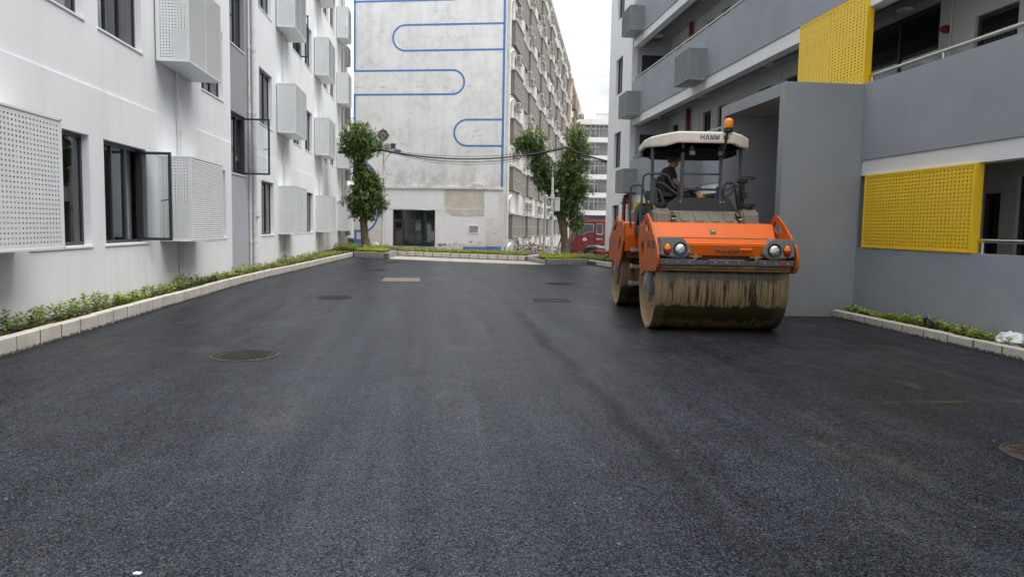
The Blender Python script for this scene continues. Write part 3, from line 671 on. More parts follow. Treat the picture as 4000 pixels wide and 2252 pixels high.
# ================================================================ DORMITORY (gable + flank), local x to the right, y away
def gable_mat():
    t = NT('stained_white_gable'); P = t.tc.outputs['Object']; x, y, z = t.sep(P)
    base = t.ramp(t.noise(.5, 5, .6), [(.3, (.70,.695,.685)), (.7, (.83,.83,.825))])
    m1 = t.noise(.75, 9, .72, dist=.6); m2 = t.noise(2.6, 8, .75); v = t.noise(1., 7, .7, t.coords((1.6, 1.6, .28)))
    a = t.math('MULTIPLY', t.ramp(m1, [(.44, 0.), (.66, 1.)]), t.ramp(m2, [(.42, 0.), (.66, 1.)]))
    c = t.mix(t.math('MULTIPLY', a, .7), base, (.33,.34,.34))
    c = t.mix(t.math('MULTIPLY', t.ramp(v, [(.5, 0.), (.78, .5)]), t.ramp(z, [(.0, 1.), (1., 1.)])), c, (.40,.41,.40))
    # dirty joints at the floor slabs
    zz = t.math('ADD', z, t.math('MULTIPLY_ADD', t.noise(1.3, 6, .7), .30, -.15))
    fr = t.math('ABSOLUTE', t.math('SUBTRACT', t.math('FRACT', t.math('DIVIDE', t.math('ADD', zz, -3.75), 2.67)), .5))
    jl = t.math('MULTIPLY', t.ramp(fr, [(.472, 0.), (.496, 1.)]), t.ramp(t.noise(1.7, 8, .8), [(.5, 0.), (.66, .7)]))
    c = t.mix(jl, c, (.22,.22,.215))
    hi = t.ramp(t.noise(4.2, 9, .8, dist=.8), [(.68, 0.), (.73, .8)]); c = t.mix(hi, c, (.86,.86,.85))
    # damp band above the ledge
    damp = t.n('ShaderNodeMapRange'); t.l(z, damp.inputs[0]); damp.inputs[1].default_value = 3.6; damp.inputs[2].default_value = 6.0; damp.inputs[3].default_value = 1; damp.inputs[4].default_value = 0
    zl = t.math('MULTIPLY', t.math('GREATER_THAN', z, 3.58), damp.outputs[0])
    dd = t.math('MULTIPLY', zl, t.ramp(t.noise(1., 8, .75, t.coords((.9, .9, .6))), [(.46, 0.), (.66, .7)]))
    c = t.mix(dd, c, (.30,.31,.31))
    lowd = t.n('ShaderNodeMapRange'); t.l(z, lowd.inputs[0]); lowd.inputs[1].default_value = 1.3; lowd.inputs[2].default_value = .1
    c = t.mix(t.math('MULTIPLY', lowd.outputs[0], .5), c, (.60,.56,.47))
    t.col(c); t.rough(.85); t.p.inputs['Specular IOR Level'].default_value = .25
    t.bump(t.mix(.5, m2, t.noise(25, 4, .6)), .25, .03); return t.m
M_GAB = gable_mat()
M_BLUE = simple('blue_wall_paint', (.075,.20,.50), .7, var=.2, vscale=5, dirt=.3, dirtc=(.3,.38,.48))
M_BEIGE = simple('beige_old_plaster', (.60,.57,.51), .85, var=.15, vscale=2, dirt=.4, dirtc=(.35,.3,.25))
M_NEWW = simple('fresh_white_patch', (.80,.82,.84), .8, var=.06, vscale=2.5, bump=.2, bscale=20)
M_RUST = simple('rusted_black_metal', (.075,.05,.04), .7, var=.4, vscale=8)
M_FLANK = plaster('grimy_flank_render', (.60,.59,.565), .10, .35, .12, dirtc=(.25,.24,.22))
def mesh_screen():
    t = NT('grey_brown_security_mesh'); P = t.tc.outputs['Object']; x, y, z = t.sep(P)
    n = t.noise(1.1, 7, .7); c = t.ramp(n, [(.3, (.15,.135,.115)), (.7, (.23,.21,.185))])
    w = t.n('ShaderNodeTexWave', bands_direction='Z'); w.inputs['Scale'].default_value = 9; t.l(P, w.inputs['Vector'])
    c = t.mix(.35, c, t.ramp(w.outputs['Fac'], [(.2, (.09,.08,.07)), (.8, (.26,.24,.215))]))
    sp = t.ramp(t.noise(3.5, 6, .75), [(.66, 0.), (.74, .7)]); c = t.mix(sp, c, (.06,.055,.05))
    t.col(c); t.rough(.7); return t.m
M_MESH = mesh_screen()
M_MESHF = simple('pale_mesh_frame', (.45,.44,.42), .6, var=.2)
TH = R(-14)
DB = thing('dormitory_building', 'stained white dormitory block with blue serpentine stripes on its gable and a long grimy flank', 'building', (3.85, 41, 0), TH, local=True)
HB = 20.3; GWD = 8.6; DL = 50.
m = MB()
dop = [(-6.32, -3.88, .28, 2.33)]
wall(m, 'y', 0, -1, -GWD, 0, -1.2, HB, dop, .14)
build(m, 'gable_wall', M_GAB, DB)
m = MB(); m.quad((0, .0, -2), (0, DL, -2), (0, DL, HB), (0, 0, HB)); m.quad((0, DL, -2), (-GWD, DL, -2), (-GWD, DL, HB), (0, DL, HB)); m.quad((-GWD, 0, -1.2), (-GWD, DL, -2), (-GWD, DL, HB), (-GWD, 0, HB)); m.quad((-GWD, 0, HB), (0, 0, HB), (0, DL, HB), (-GWD, DL, HB))
m.box(-GWD-.2, .25, -.2, DL, HB, HB+.3); build(m, 'flank_wall', M_FLANK, DB)
# ledge
m = MB()
for i in range(9):
    a = -6.82+i*.66
    m.box(a+.01, a+.65, -.075-random.uniform(0, .02), -.002, 3.52+random.uniform(-.012, .01), 3.63+random.uniform(-.01, .02))
m.box(-.86, -.05, -.07, -.002, 3.5, 3.6); build(m, 'ledge', M_GAB, DB)
# blue serpentine stripes
W_ = .105
def stripe(pts, w=W_, name='blue_stripe', closed=False):
    m = MB(); n = len(pts); V = []
    for i, (x, z) in enumerate(pts):
        a = Vector(pts[max(i-1, 0)]); b = Vector(pts[min(i+1, n-1)]); t = (b-a).normalized(); nn = Vector((-t.y, t.x))
        for sgn in (-1, 1):
            for d in (0, -.005): V.append((x+nn.x*sgn*w/2, d-.001, z+nn.y*sgn*w/2))
    F = []
    for i in range(n-1):
        k, j = i*4, i*4+4
        F += [(k+1, j+1, j+3, k+3), (k, k+1, j+1+0, j), (k+2, j+2, j+3, k+3)]
    m.add(V, F); return build(m, name, M_BLUE, DB)
def ubend(x_end, xc, z0, z1, side):
    """straight - half round - straight, opening towards side (+1 right edge / -1 left edge)"""
    r = (z1-z0)/2; zc = (z0+z1)/2; rx = r*1.02
    arc = [(xc-side*rx*math.sin(a)*1., zc+r*math.cos(a)) for a in [math.pi*i/22 for i in range(23)]]
    return [(x_end, z1)]+arc+[(x_end, z0)]
stripe(ubend(-.12, -5.65, 11.05, 12.43, 1)); stripe(ubend(-8.6, -2.98, 8.68, 9.98, -1)); stripe(ubend(-.12, -2.12, 5.88, 7.3, 1))
stripe([(-8.56, 20), (-8.56, 9.98)]); stripe([(-8.56, 8.68), (-8.56, 4.9)]); stripe([(-.13, 20), (-.13, 3.63)], .13)
stripe(ubend(-8.6, -3.0, 13.74, 15.1, -1)); stripe(ubend(-.12, -5.6, 16.4, 17.8, 1))
arc = [(-7.95+.9*math.sin(a), 2.95+1.86*math.cos(a)) for a in [math.pi*i/22 for i in range(23)]]
stripe([(-8.6, 4.8)]+arc+[(-8.6, 1.09)], .12)
m = MB(); m.box(-8.58, -7.65, -.008, -.001, -.6, .62); m.box(-8.58, -8.46, -.009, -.001, .62, 1.09); build(m, 'blue_plinth', M_BLUE, DB)
m = MB(); m.box(-2.27, -1.0, -.007, -.001, -.6, .33); m.box(-.99, -.13, -.006, -.001, -.6, .37); build(m, 'blue_plinth', M_BLUE, DB)
m = MB(); m.box(.001, .012, .4, 22, -1.2, .34); build(m, 'blue_plinth', M_BLUE, DB)
m = MB(); m.box(-3.7, -3.45, -.02, -.001, .36, .46); build(m, 'blue_number_plate', M_BLUE, DB)
def patch(pts, mat, d=.006, name='plaster_patch'):
    m = MB(); m.prism(pts, 'y', -d, -.001); return build(m, name, mat, DB)
def rag(x0, x1, z0, z1, j=.05, n=9):
    rr = random.uniform
    return [(x0+(x1-x0)*i/n, z0+rr(-j, j)) for i in range(n+1)]+[(x1+rr(-j, j)*.5, z0+(z1-z0)*i/4) for i in range(1, 4)]+[(x1-(x1-x0)*i/n, z1+rr(-j, j)*.3) for i in range(n+1)]+[(x0+rr(-j, j)*.5, z1-(z1-z0)*i/4) for i in range(1, 4)]
patch(rag(-6.8, -3.42, 2.36, 3.5), M_NEWW, .007); patch(rag(-1.1, -.3, 1.9, 3.35), M_NEWW, .007); patch(rag(-6.78, -6.34, .3, 2.3, .02), M_NEWW, .006)
patch(rag(-3.86, -1.0, .45, 2.0, .06), M_NEWW, .005)
patch([(-3.35, 3.48), (-3.33, 2.5), (-3.28, 2.25), (-3.1, 2.2), (-2.9, 2.02), (-2.4, 1.98), (-1.9, 1.99), (-1.45, 2.02), (-1.12, 2.06), (-1.08, 2.6), (-1.12, 3.1), (-1.08, 3.48)], M_BEIGE, .010)
for zz in (2.44,): patch([(-3.3, zz), (-2.6, zz-.03), (-1.9, zz-.02), (-1.1, zz), (-1.1, zz+.03), (-1.9, zz+.015), (-2.6, zz+.01), (-3.3, zz+.03)], M_NEWW, .013)
for i in range(9):
    x, z = random.choice([-3.2, -2.7, -1.9, -1.2, -.6])+random.uniform(-.3, .3), random.uniform(.42, .62); s = random.uniform(.04, .10)
    patch([(x+s*random.uniform(.7, 1.4)*math.cos(a), z+s*.6*random.uniform(.6, 1.3)*math.sin(a)) for a in [2*math.pi*k/8 for k in range(8)]], M_RUST if i % 3 == 0 else M_BEIGE, .011, 'flaked_patch')
patch([(-1.95, 3.6), (-1.75, 3.8), (-1.4, 3.82), (-1.15, 3.72), (-1.1, 3.62), (-1.4, 3.52), (-1.8, 3.54)], M_BEIGE, .09, 'broken_render')
# emblem and lettering
root = None
EX, EZ = -6.9, 6.46
m = MB(); m.ring([(EX+.30*math.cos(a), EZ+.30*math.sin(a)) for a in [2*math.pi*k/32 for k in range(32)]], [(EX+.245*math.cos(a), EZ+.245*math.sin(a)) for a in [2*math.pi*k/32 for k in range(32)]], 'y', -.05, -.005)
for k in range(4):
    a = k*math.pi/2; c_, s_ = math.cos(a), math.sin(a)
    def q(x, z): return (EX+x*c_-z*s_, EZ+x*s_+z*c_)
    m.prism([q(.08, -.022), q(.39, -.012), q(.39, .012), q(.08, .022)], 'y', -.06, -.005)
    m.prism([q(.075, .095), q(.095, .075), q(.21, .085), q(.21, .115), q(.115, .115), q(.115, .21), q(.085, .21)], 'y', -.06, -.005)
m.box(EX-.05, EX+.05, -.055, -.004, EZ-.05, EZ+.05)
build(m, 'wall_emblem', M_RUST, DB)
me = text_mesh('6号公寓', .36, .02, .006, 'wall_lettering', M_RUST); link_mesh('wall_lettering', me, DB, (-6.78, -.025, 5.82), (R(90), 0, 0))
# vent
m = MB(); m.frame('y', -.03, -.001, -1.98, -1.38, 1.06, 1.54, .05); v = build(m, 'wall_vent', M_NEWW, DB)
m = MB()
for i in range(7): m.box(-1.93, -1.43, -.02, -.004, 1.13+i*.052, 1.155+i*.052)
m.box(-1.93, -1.43, -.004, -.001, 1.1, 1.5); build(m, 'vent_louvre', M_CAGEG, v)
# storefront
m = MB(); m.frame('y', .05, .11, -6.32, -3.88, .28, 2.33, .05)
for x in (-5.68, -5.08, -4.47): m.box(x-.025, x+.025, .05, .115, .3, 2.3)
m.box(-6.3, -5.7, .05, .115, 1.74, 1.80); sf = build(m, 'shopfront', M_FRAME, DB)
m = MB(); m.frame('y', .03, .10, -6.26, -5.71, .31, 1.73, .07); m.box(-6.2, -5.77, .035, .095, 1.22, 1.3); m.box(-6.2, -5.77, .035, .095, .86, .94); build(m, 'shop_door', simple('dark_brown_door_frame', (.05,.035,.03), .4), sf)
for a, b in ((-6.27, -5.7), (-5.66, -5.1), (-5.06, -4.5), (-4.45, -3.93)):
    m = MB(); m.box(a, b, .075, .083, .33 if a > -6 else 1.8, 2.28); build(m, 'pane', M_PANE, sf)
m = MB(); m.box(-6.19, -5.78, .06, .068, .38, 1.7); build(m, 'pane', M_PANE, sf)
m = MB(); m.box(-6.45, -3.75, -.12, .14, .2, .275); build(m, 'threshold', M_CONC, sf)
m = MB(); m.box(-6.5, -3.7, .16, 3.2, .2, .26); m.box(-6.5, -3.7, 3.2, 3.3, .2, 2.6); m.box(-6.6, -6.5, .16, 3.3, .2, 2.6); m.box(-3.7, -3.6, .16, 3.3, .2, 2.6); m.box(-6.6, -3.6, .16, 3.3, 2.5, 2.6); build(m, 'shop_interior', simple('shop_interior_paint', (.78,.84,.82), .8), DB)
# flank: mesh screens, ledges and drain pipes
for r in range(7):
    zb = .85+2.67*r
    for k in range(13):
        s0 = 1.15+3.65*k; dp = .34 if k % 2 == 0 else .2; L_ = 3.38
        jz = random.uniform(-.03, .03)
        m = MB(); m.box(.02, dp, s0, s0+L_, zb+jz, zb+1.32+jz); sc = build(m, 'mesh_screen', M_MESH, DB)
        if k < 6:
            f = MB(); f.frame('x', dp, dp+.02, s0, s0+L_, zb+jz, zb+1.32+jz, .03)
            for q in (.33, .66): f.box(dp, dp+.018, s0+L_*q-.018, s0+L_*q+.018, zb+jz+.02, zb+1.3+jz)
            f.box(dp, dp+.015, s0+.02, s0+L_-.02, zb+.62+jz, zb+.65+jz); build(f, 'screen_frame', M_MESHF, sc)
    m = MB()
    for k in range(13):
        s0 = 1.15+3.65*k; m.box(.005, .42 if k % 2 == 0 else .26, s0-.1, s0+3.48, zb+1.33, zb+1.40); m.box(.005, .18, s0+.05, s0+1.7, zb-1.2, zb-.03)
    build(m, 'floor_ledge', M_FLANK, DB)
for s in (.3, 9.6, 24.2, 38.8):
    p = MB(); p.cyl((.14, s, -1), (.14, s, HB), .075, n=10)
    for z in [1.2+i*1.5 for i in range(12)]: p.cyl((.14, s, z), (.14, s, z+.1), .09, n=10)
    for r in range(7):
        z = .45+2.67*r; p.tube([(.14, s, z-.25), (.2, s+.12, z-.05), (.24, s+.5, z+.08), (.24, s+.8, z+.1)], .07, 8)
    build(p, 'drain_pipe', M_PVC, DB, True)
# air conditioners on the flank
M_ACB = simple('weathered_ac_casing', (.55,.545,.52), .6, var=.12, dirt=.35)
M_ACG = simple('dark_fan_grille', (.10,.10,.10), .6, var=.2)
def ac_meshes():
    b = MB(); b.box(.2, .52, 0, .82, 0, .56); body = b.mesh('casing', M_ACB, bevel=.015)
    g = MB(); g.lathe([(.0, .535), (.2, .535), (.22, .528), (.22, .515)], 'x', (0, .33, .28), 16)
    for i in range(6): g.box(.521, .53, .6, .78, .07+i*.08, .11+i*.08)
    # side grille that faces the street end
    for i in range(6):
        for j in range(3): g.box(.25+j*.085, .31+j*.085, -.012, -.002, .06+i*.078, .11+i*.078)
    gr = g.mesh('fan_grille', M_ACG)
    br = []
    for y in (.12, .7):
        k = MB(); k.box(.0, .54, y-.02, y+.02, -.05, -.01); k.tube([(.02, y, -.35), (.5, y, -.05)], .014, 5); br.append(k.mesh('bracket', M_MESHF))
    t = MB(); t.tube([(.3, .84, .4), (.3, .95, .42), (.22, .98, .3), (.05, .98, -.1), (.03, .98, -.6)], .022, 6); hs = t.mesh('refrigerant_hose', M_PVC)
    for me_ in [body, gr, hs]+br: me_.transform(Matrix.Diagonal((.82, .82, .82, 1)))
    return [('casing', body), ('fan_grille', gr), ('bracket', br[0]), ('bracket', br[1]), ('refrigerant_hose', hs)]
ACM = ac_meshes()
FLN = ['first', 'second', 'third', 'fourth', 'fifth', 'sixth', 'seventh']
ORD = ['first', 'second', 'third', 'fourth', 'fifth', 'sixth', 'seventh', 'eighth', 'ninth', 'tenth', 'eleventh', 'twelfth', 'thirteenth', 'fourteenth']
RM = Matrix.Rotation(TH, 4, 'Z')
cols = [2.0, 6.4, 8.9, 13.7, 16.2, 21.0, 23.0, 28.0, 30.8, 35.4, 38.2, 42.6, 45.4, 48.8]
for r in range(7):
    for c, s in enumerate(cols):
        if random.random() < .1 and c > 3 or (r == 0 and c == 0): continue
        z = 2.72+2.67*(r)-(.1 if r == 0 else 0)+random.uniform(-.06, .06); s_ = s+random.uniform(-.2, .2)
        if r == 6: z = 18.55
        w = RM @ Vector((.0, s_, 0)); deep = .22 if c % 2 else .1
        w = RM @ Vector((deep, s_, 0))
        lab = 'weathered air conditioner on the dormitory flank, %s row up, %s from the gable corner' % (FLN[r], ORD[c])
        t = thing('air_conditioner', lab, 'air conditioner', (3.85+w.x, 41+w.y, z), TH, 'air conditioners on the dormitory flank', local=True)
        for nm, me in ACM[:(5 if c < 7 else 2)]: link_mesh(nm, me, t)
# ================================================================ YELLOW BUILDING beyond
M_YB = plaster('ochre_render', (.62,.46,.24), .10, .25, .1, dirtc=(.45,.32,.2))
M_YB2 = plaster('pale_ochre_render', (.66,.56,.42), .10, .25, .1)
w0 = RM @ Vector((0, 51.5, 0))
YB = thing('yellow_building', 'ochre apartment block beyond the dormitory flank with barred window cages', 'building', (3.85+w0.x, 41+w0.y, -1), TH, local=True)
m = MB(); m.box(-9, 0, 0, 3.2, -1, 20.4); build(m, 'stair_tower_wall', M_YB, YB)
m = MB(); m.box(-9, -.15, 3.2, 52, -1, 20.6); build(m, 'wall', M_YB2, YB)
m = MB(); m.box(-9, .25, -.1, 52, 20.61, 21.1); build(m, 'roof', M_YB2, YB)
for r in range(7):
    for k in range(6):
        s0 = 4.5+k*8; z = 1.2+2.75*r
        f = MB(); f.box(-.14, .35 if k % 2 else .55, s0, s0+2.6, z, z+1.6); w = build(f, 'window', M_MESH, YB)
        if k < 3:
            f = MB()
            for q in range(6): f.box(.56 if k % 2 == 0 else .36, .6 if k % 2 == 0 else .4, s0+.05+q*.5, s0+.1+q*.5, z, z+1.6)
            build(f, 'window_bars', M_MESHF, w)
p = MB(); p.cyl((.12, 2.4, -1), (.12, 2.4, 20.4), .09, n=8); build(p, 'downpipe', M_PVC, YB, True)
# ================================================================ WHITE APARTMENTS at the end of the street
AB = thing('apartment_building', 'distant white apartment block with curved balconies and green glazed windows', 'building', (26, 110, -2))
M_TEAL = glass('green_window_glass', (.35,.5,.46), .5, .05, (.05,.13,.11))
M_CURT = simple('grey_curtain', (.30,.31,.33), .8, var=.3)
m = MB(); m.box(18, 40, 111.6, 124, -2, 17.2); build(m, 'wall', M_WHITE, AB)
M_RAILD = simple('dark_balcony_rail', (.12,.12,.13), .5)
fl = [3.77, 6.41, 9.13, 11.91, 14.6, 17.2]
for i, z in enumerate(fl):
    m = MB(); pts = [(18, 110.9), (21.5, 110.5), (23.2, 110.0), (25.5, 109.8), (29, 110), (33, 110.5), (40, 110.9), (40, 111.6), (18, 111.6)]
    m.prism(pts, 'z', z-.38, z+.33); build(m, 'balcony_band', M_WHITE, AB)
    if i < 5:
        w = MB(); w.box(22.3, 26.6, 111.3, 111.58, z+.34, z+2.3); win = build(w, 'window', M_TEAL, AB)
        f = MB()
        for x in (22.3, 23.3, 23.35, 24.1, 24.7, 25.4, 26.0, 26.6): f.box(x-.05, x+.05, 111.2, 111.29, z+.3, z+2.3)
        for zz in (z+.36, z+1.7, z+2.28): f.box(22.3, 26.6, 111.2, 111.29, zz-.05, zz+.05)
        build(f, 'window_frame', M_NEWW, win)
        c = MB(); c.box(24.8, 26.5, 111.05, 111.18, z+.35, z+(2.2 if i % 2 else 1.5)); build(c, 'curtain', M_CURT, win)
        rr = MB(); x0 = 23.4
        for q in range(22): rr.box(x0+q*.13, x0+q*.13+.04, 109.9, 109.95, z+.33, z+.95)
        rr.box(x0, x0+2.9, 109.88, 109.97, z+.93, z+1.0); ro = build(rr, 'balcony_rail', M_RAILD if i in (1, 2) else M_CAGEG, AB)
m = MB(); m.box(22.4, 25.4, 112, 114, 17.5, 18.7); m.box(23.3, 24.1, 111.9, 112, 18.0, 18.6); build(m, 'roof_house', M_WHITE, AB)
rr = MB()
for q in range(14): rr.box(23.9+q*.16, 23.94+q*.16, 110.2, 110.25, 17.5, 18.35)
rr.box(23.9, 26.2, 110.18, 110.27, 18.33, 18.4); build(rr, 'roof_rail', M_CAGEG, AB)
m = MB(); m.box(21, 28, 110.2, 111.5, 2.5, 3.3); build(m, 'shop_awning', simple('blue_awning', (.04,.07,.2), .6), AB)
# ================================================================ TREES AND PLANTS
M_BARK = simple('grey_brown_bark', (.15,.115,.085), .9, var=.45, vscale=7, bump=1., bscale=18)
M_LF = [leafmat('dark_leaf', (.065,.12,.035)), leafmat('mid_leaf', (.13,.21,.055)), leafmat('new_growth_leaf', (.27,.30,.06))]
M_PL = [leafmat('bedding_leaf', (.15,.23,.042)), leafmat('pale_bedding_leaf', (.32,.37,.08)), leafmat('dark_bedding_leaf', (.06,.12,.03))]
M_PY = [leafmat('yellow_green_leaf', (.46,.44,.025), .2), leafmat('lime_leaf', (.36,.39,.03), .25), leafmat('dark_lime_leaf', (.20,.24,.03))]  # yellow-green, lime and a darker lime tone
def leaf(m, p, d, n, L_, w):
    """a folded pointed leaf"""
    s = d.cross(n)
    if s.length < 1e-3: s = Vector((1, 0, 0))
    s.normalize(); nn = s.cross(d).normalized()
    mid = p+d*L_*.5
    m.add([p, mid+s*w+nn*w*.35, p+d*L_-nn*L_*.12, mid-s*w+nn*w*.35, mid], [(0, 1, 4), (1, 2, 4), (2, 3, 4), (3, 0, 4)])
def rv(): 
    while True:
        v = Vector((random.uniform(-1, 1), random.uniform(-1, 1), random.uniform(-1, 1)))
        if .05 < v.length < 1: return v
def crown_mesh(m, lobes, n, per=8, L_=.15, new_top=.25):
    vol = [a[3]*a[4]*a[5] for a in lobes]
    for _ in range(n):
        lo = random.choices(lobes, [q**.75 for q in vol])[0]
        v = rv().normalized()
        lump = 1+.22*math.sin(5*v.x+lo[0]*9)*math.sin(6*v.z+lo[2]*7)+.16*math.sin(11*v.x+8*v.z+lo[1])
        v = v*(random.random()**.36)*lump*(1 if random.random() < .78 else random.uniform(1.0, 1.42))
        c = Vector((lo[0]+v.x*lo[3], lo[1]+v.y*lo[4], lo[2]+v.z*lo[5]))
        out = Vector((v.x, v.y, v.z*.8+.15)).normalized()
        top = v.z > .35 and v.length > .7
        tone = random.random(); size = random.uniform(.75, 1.25)
        for k in range(per):
            d = (out*.6+rv()*.9+Vector((0, 0, -.25))).normalized(); nrm = (Vector((0, 0, 1))+rv()*.5).normalized()
            m.mi = 2 if (top and random.random() < new_top*1.8) or random.random() < .05 else (1 if tone+random.uniform(-.3, .3) > .52 else 0)
            leaf(m, c+rv()*.08, d, nrm, L_*size*random.uniform(.7, 1.2), L_*.19*size)
    m.mi = 0
# left tree
T1 = thing('street_tree', 'two-tiered leafy tree with a bare leaning trunk beside the lamp post, left corner planter', 'tree', (-3.3, 37, .15))
m = MB(); m.tube([(-3.28, 37, .1), (-3.32, 37, .5), (-3.36, 37, 1.1), (-3.42, 37, 1.8), (-3.55, 37.05, 2.8), (-3.66, 37.05, 3.9), (-3.68, 37, 4.8), (-3.6, 37, 5.7)], [.27, .21, .19, .18, .15, .12, .09, .04], 10)
for a, b in (((-3.45, 37, 2.1), (-2.8, 36.7, 2.9)), ((-3.5, 37, 2.4), (-4.0, 37.3, 3.2)), ((-3.66, 37, 4.3), (-3.0, 36.8, 5.1)), ((-3.66, 37, 4.2), (-4.1, 37.2, 5.4))):
    m.tube([a, tuple((p+q)/2+.08 for p, q in zip(a, b)), b], [.07, .05, .02], 6)
build(m, 'trunk', M_BARK, T1, True)
m = MB(); crown_mesh(m, [(-3.7, 37, 5.75, .78, .75, .68), (-3.2, 36.9, 5.3, .72, .7, .52), (-3.6, 36.9, 5.0, .6, .6, .45), (-4.05, 37, 5.3, .5, .6, .6), (-3.62, 37, 4.4, .42, .5, .55),
    (-3.45, 37, 3.4, .55, .7, .6), (-3.3, 36.9, 2.75, .85, .85, .62), (-3.75, 37.1, 2.5, .55, .7, .5), (-2.72, 36.8, 2.45, .48, .5, .45), (-2.85, 36.8, 3.15, .42, .5, .5), (-3.0, 36.8, 3.6, .4, .4, .4), (-3.55, 36.9, 4.0, .38, .5, .5), (-3.2, 36.8, 3.7, .4, .5, .45), (-3.1, 36.8, 2.0, .45, .5, .33), (-3.85, 37, 1.95, .2, .3, .25)], 3100, 8, .14)
build(m, 'crown', M_LF, T1)
T2 = thing('street_tree', 'large forked dark-leaved tree with a stout trunk behind the camera pole, right corner planter', 'tree', (6.7, 37.5, .1))
m = MB(); m.tube([(6.71, 37.5, 0), (6.68, 37.5, .5), (6.62, 37.5, 1.2), (6.5, 37.5, 1.9), (6.55, 37.5, 2.6), (6.85, 37.5, 3.8), (7.1, 37.5, 5.2), (7.25, 37.5, 6.3)], [.27, .195, .185, .23, .17, .13, .08, .03], 10)
m.tube([(6.48, 37.5, 1.9), (6.1, 37.4, 2.6), (5.7, 37.4, 3.4), (5.4, 37.4, 4.4), (5.2, 37.4, 5.6)], [.2, .15, .12, .09, .03], 9)
for a, b in (((5.6, 37.4, 3.7), (4.7, 37.2, 4.9)), ((5.3, 37.4, 4.7), (4.4, 37.3, 5.8)), ((6.7, 37.5, 3.2), (7.4, 37.2, 4.2)), ((6.9, 37.5, 4.2), (6.4, 37.2, 5.2))):
    m.tube([a, tuple((p+q)/2+.1 for p, q in zip(a, b)), b], [.08, .05, .02], 6)
build(m, 'trunk', M_BARK, T2, True)
m = MB(); crown_mesh(m, [(7.15, 37.5, 5.9, .55, .65, .75), (7.35, 37.5, 5.1, .6, .7, .8), (6.75, 37.4, 4.6, .6, .8, .75), (6.9, 37.4, 3.7, .9, .9, .8), (6.6, 37.3, 3.1, .85, .8, .55), (6.4, 37.4, 2.4, .5, .6, .42), (7.3, 37.3, 3.4, .45, .6, .6),
    (5.55, 37.4, 4.0, .65, .7, .6), (5.3, 37.4, 4.6, .6, .7, .5), (4.85, 37.3, 5.8, .7, .7, .62), (4.45, 37.3, 5.6, .42, .5, .4), (5.15, 37.3, 5.3, .4, .5, .5), (5.9, 37.4, 3.6, .5, .6, .4), (7.25, 37.6, 1.85, .42, .5, .55), (7.0, 37.5, 2.5, .35, .4, .5)], 3900, 8, .14)
build(m, 'crown', M_LF, T2)
# bedding plants
def planting(name, pts_fn, n, mats, h, L_, z, spread=.10, seed=1):
    random.seed(seed); m = MB()
    for _ in range(n):
        x, y, hs = pts_fn(); hh = h*hs*random.uniform(.55, 1.2); tone = random.random()
        lean = Vector((random.uniform(-.25, .25), random.uniform(-.25, .25), 1)).normalized()
        k = random.randint(9, 15)
        for i in range(k):
            f = (i+1)/k; p = Vector((x, y, z))+lean*hh*f
            a = i*2.4+random.uniform(-.5, .5); up_ = -.15+f*.9+random.uniform(-.3, .3)
            d = Vector((math.cos(a), math.sin(a), up_)).normalized()
            m.mi = 1 if (f > .7 and random.random() < .6) or tone > .8 else (2 if f < .35 or tone < .2 else 0)
            leaf(m, p, d, Vector((0, 0, 1)), L_*random.uniform(.7, 1.2)*(1.15-f*.4), L_*.23)
    return build(m, name, mats, kind='stuff')
def lk_x(y):
    for (x0, y0), (x1, y1) in zip(LK[:-1], LK[1:]):
        if y0 <= y <= y1: return x0+(x1-x0)*(y-y0)/(y1-y0)
    return -3.6
CL = [(random.uniform(3, 35), random.uniform(.5, 1.15)) for _ in range(110)]
def lp():
    y = 3.2+31*random.random(); xk = lk_x(y)-.17; x = random.uniform(-5.1, xk) if random.random() < .75 else random.uniform(max(-5.1, xk-.3), xk)
    hs = .8+.35*math.sin(y*2.1)*math.sin(y*.83+1)+(.1 if y < 16 else -.05)
    return x, y, max(.35, hs)
planting('left_bedding_plants', lp, 900, M_PL, .205, .088, .14, seed=3)
def rp_():
    y = 4+8.3*random.random(); return random.uniform(7.2, 7.45), y, .75+.25*math.sin(y*2.6)
planting('right_bedding_plants', rp_, 380, [M_PL[1], M_PL[1], M_PL[0]], .15, .085, .10, seed=5)
def tri(pts):
    def f():
        while True:
            x, y = random.uniform(min(p[0] for p in pts), max(p[0] for p in pts)), random.uniform(min(p[1] for p in pts), max(p[1] for p in pts))
            ins = False
            for (x1, y1), (x2, y2) in zip(pts, pts[1:]+pts[:1]):
                if (y1 > y) != (y2 > y) and x < (x2-x1)*(y-y1)/(y2-y1)+x1: ins = not ins
            if ins: return x, y, 1
    return f
planting('left_corner_dark_plants', tri([(-4.6,35.2),(-2.3,34.4),(-2.0,36.8),(-3.2,38.2),(-4.9,38)]), 420, M_PL, .30, .10, .2, seed=8)
planting('left_corner_lime_plants', tri([(-3.5,34.35),(-2.1,33.05),(-1.95,34.1),(-3.2,35.2)]), 520, M_PY, .17, .08, .2, seed=9)
planting('far_bedding_plants', tri([(-2.0,36.75),(4.0,32.75),(4.5,35.3),(-1.9,38.9)]), 900, [M_PL[0], M_PL[1], M_PL[0]], .17, .10, .15, seed=11)
planting('right_corner_lime_plants', tri([(4.65,29.9),(6.1,30.5),(6.2,31.8),(4.5,31.5)]), 520, M_PY, .15, .08, .14, seed=12)
planting('right_corner_dark_plants', tri([(4.5,31.4),(6.4,30.3),(7.0,26.6),(7.4,26.6),(7.3,32.5),(4.9,33.8)]), 620, [M_PL[0], M_PL[1], M_PL[2]], .20, .09, .14, seed=13)
random.seed(21)
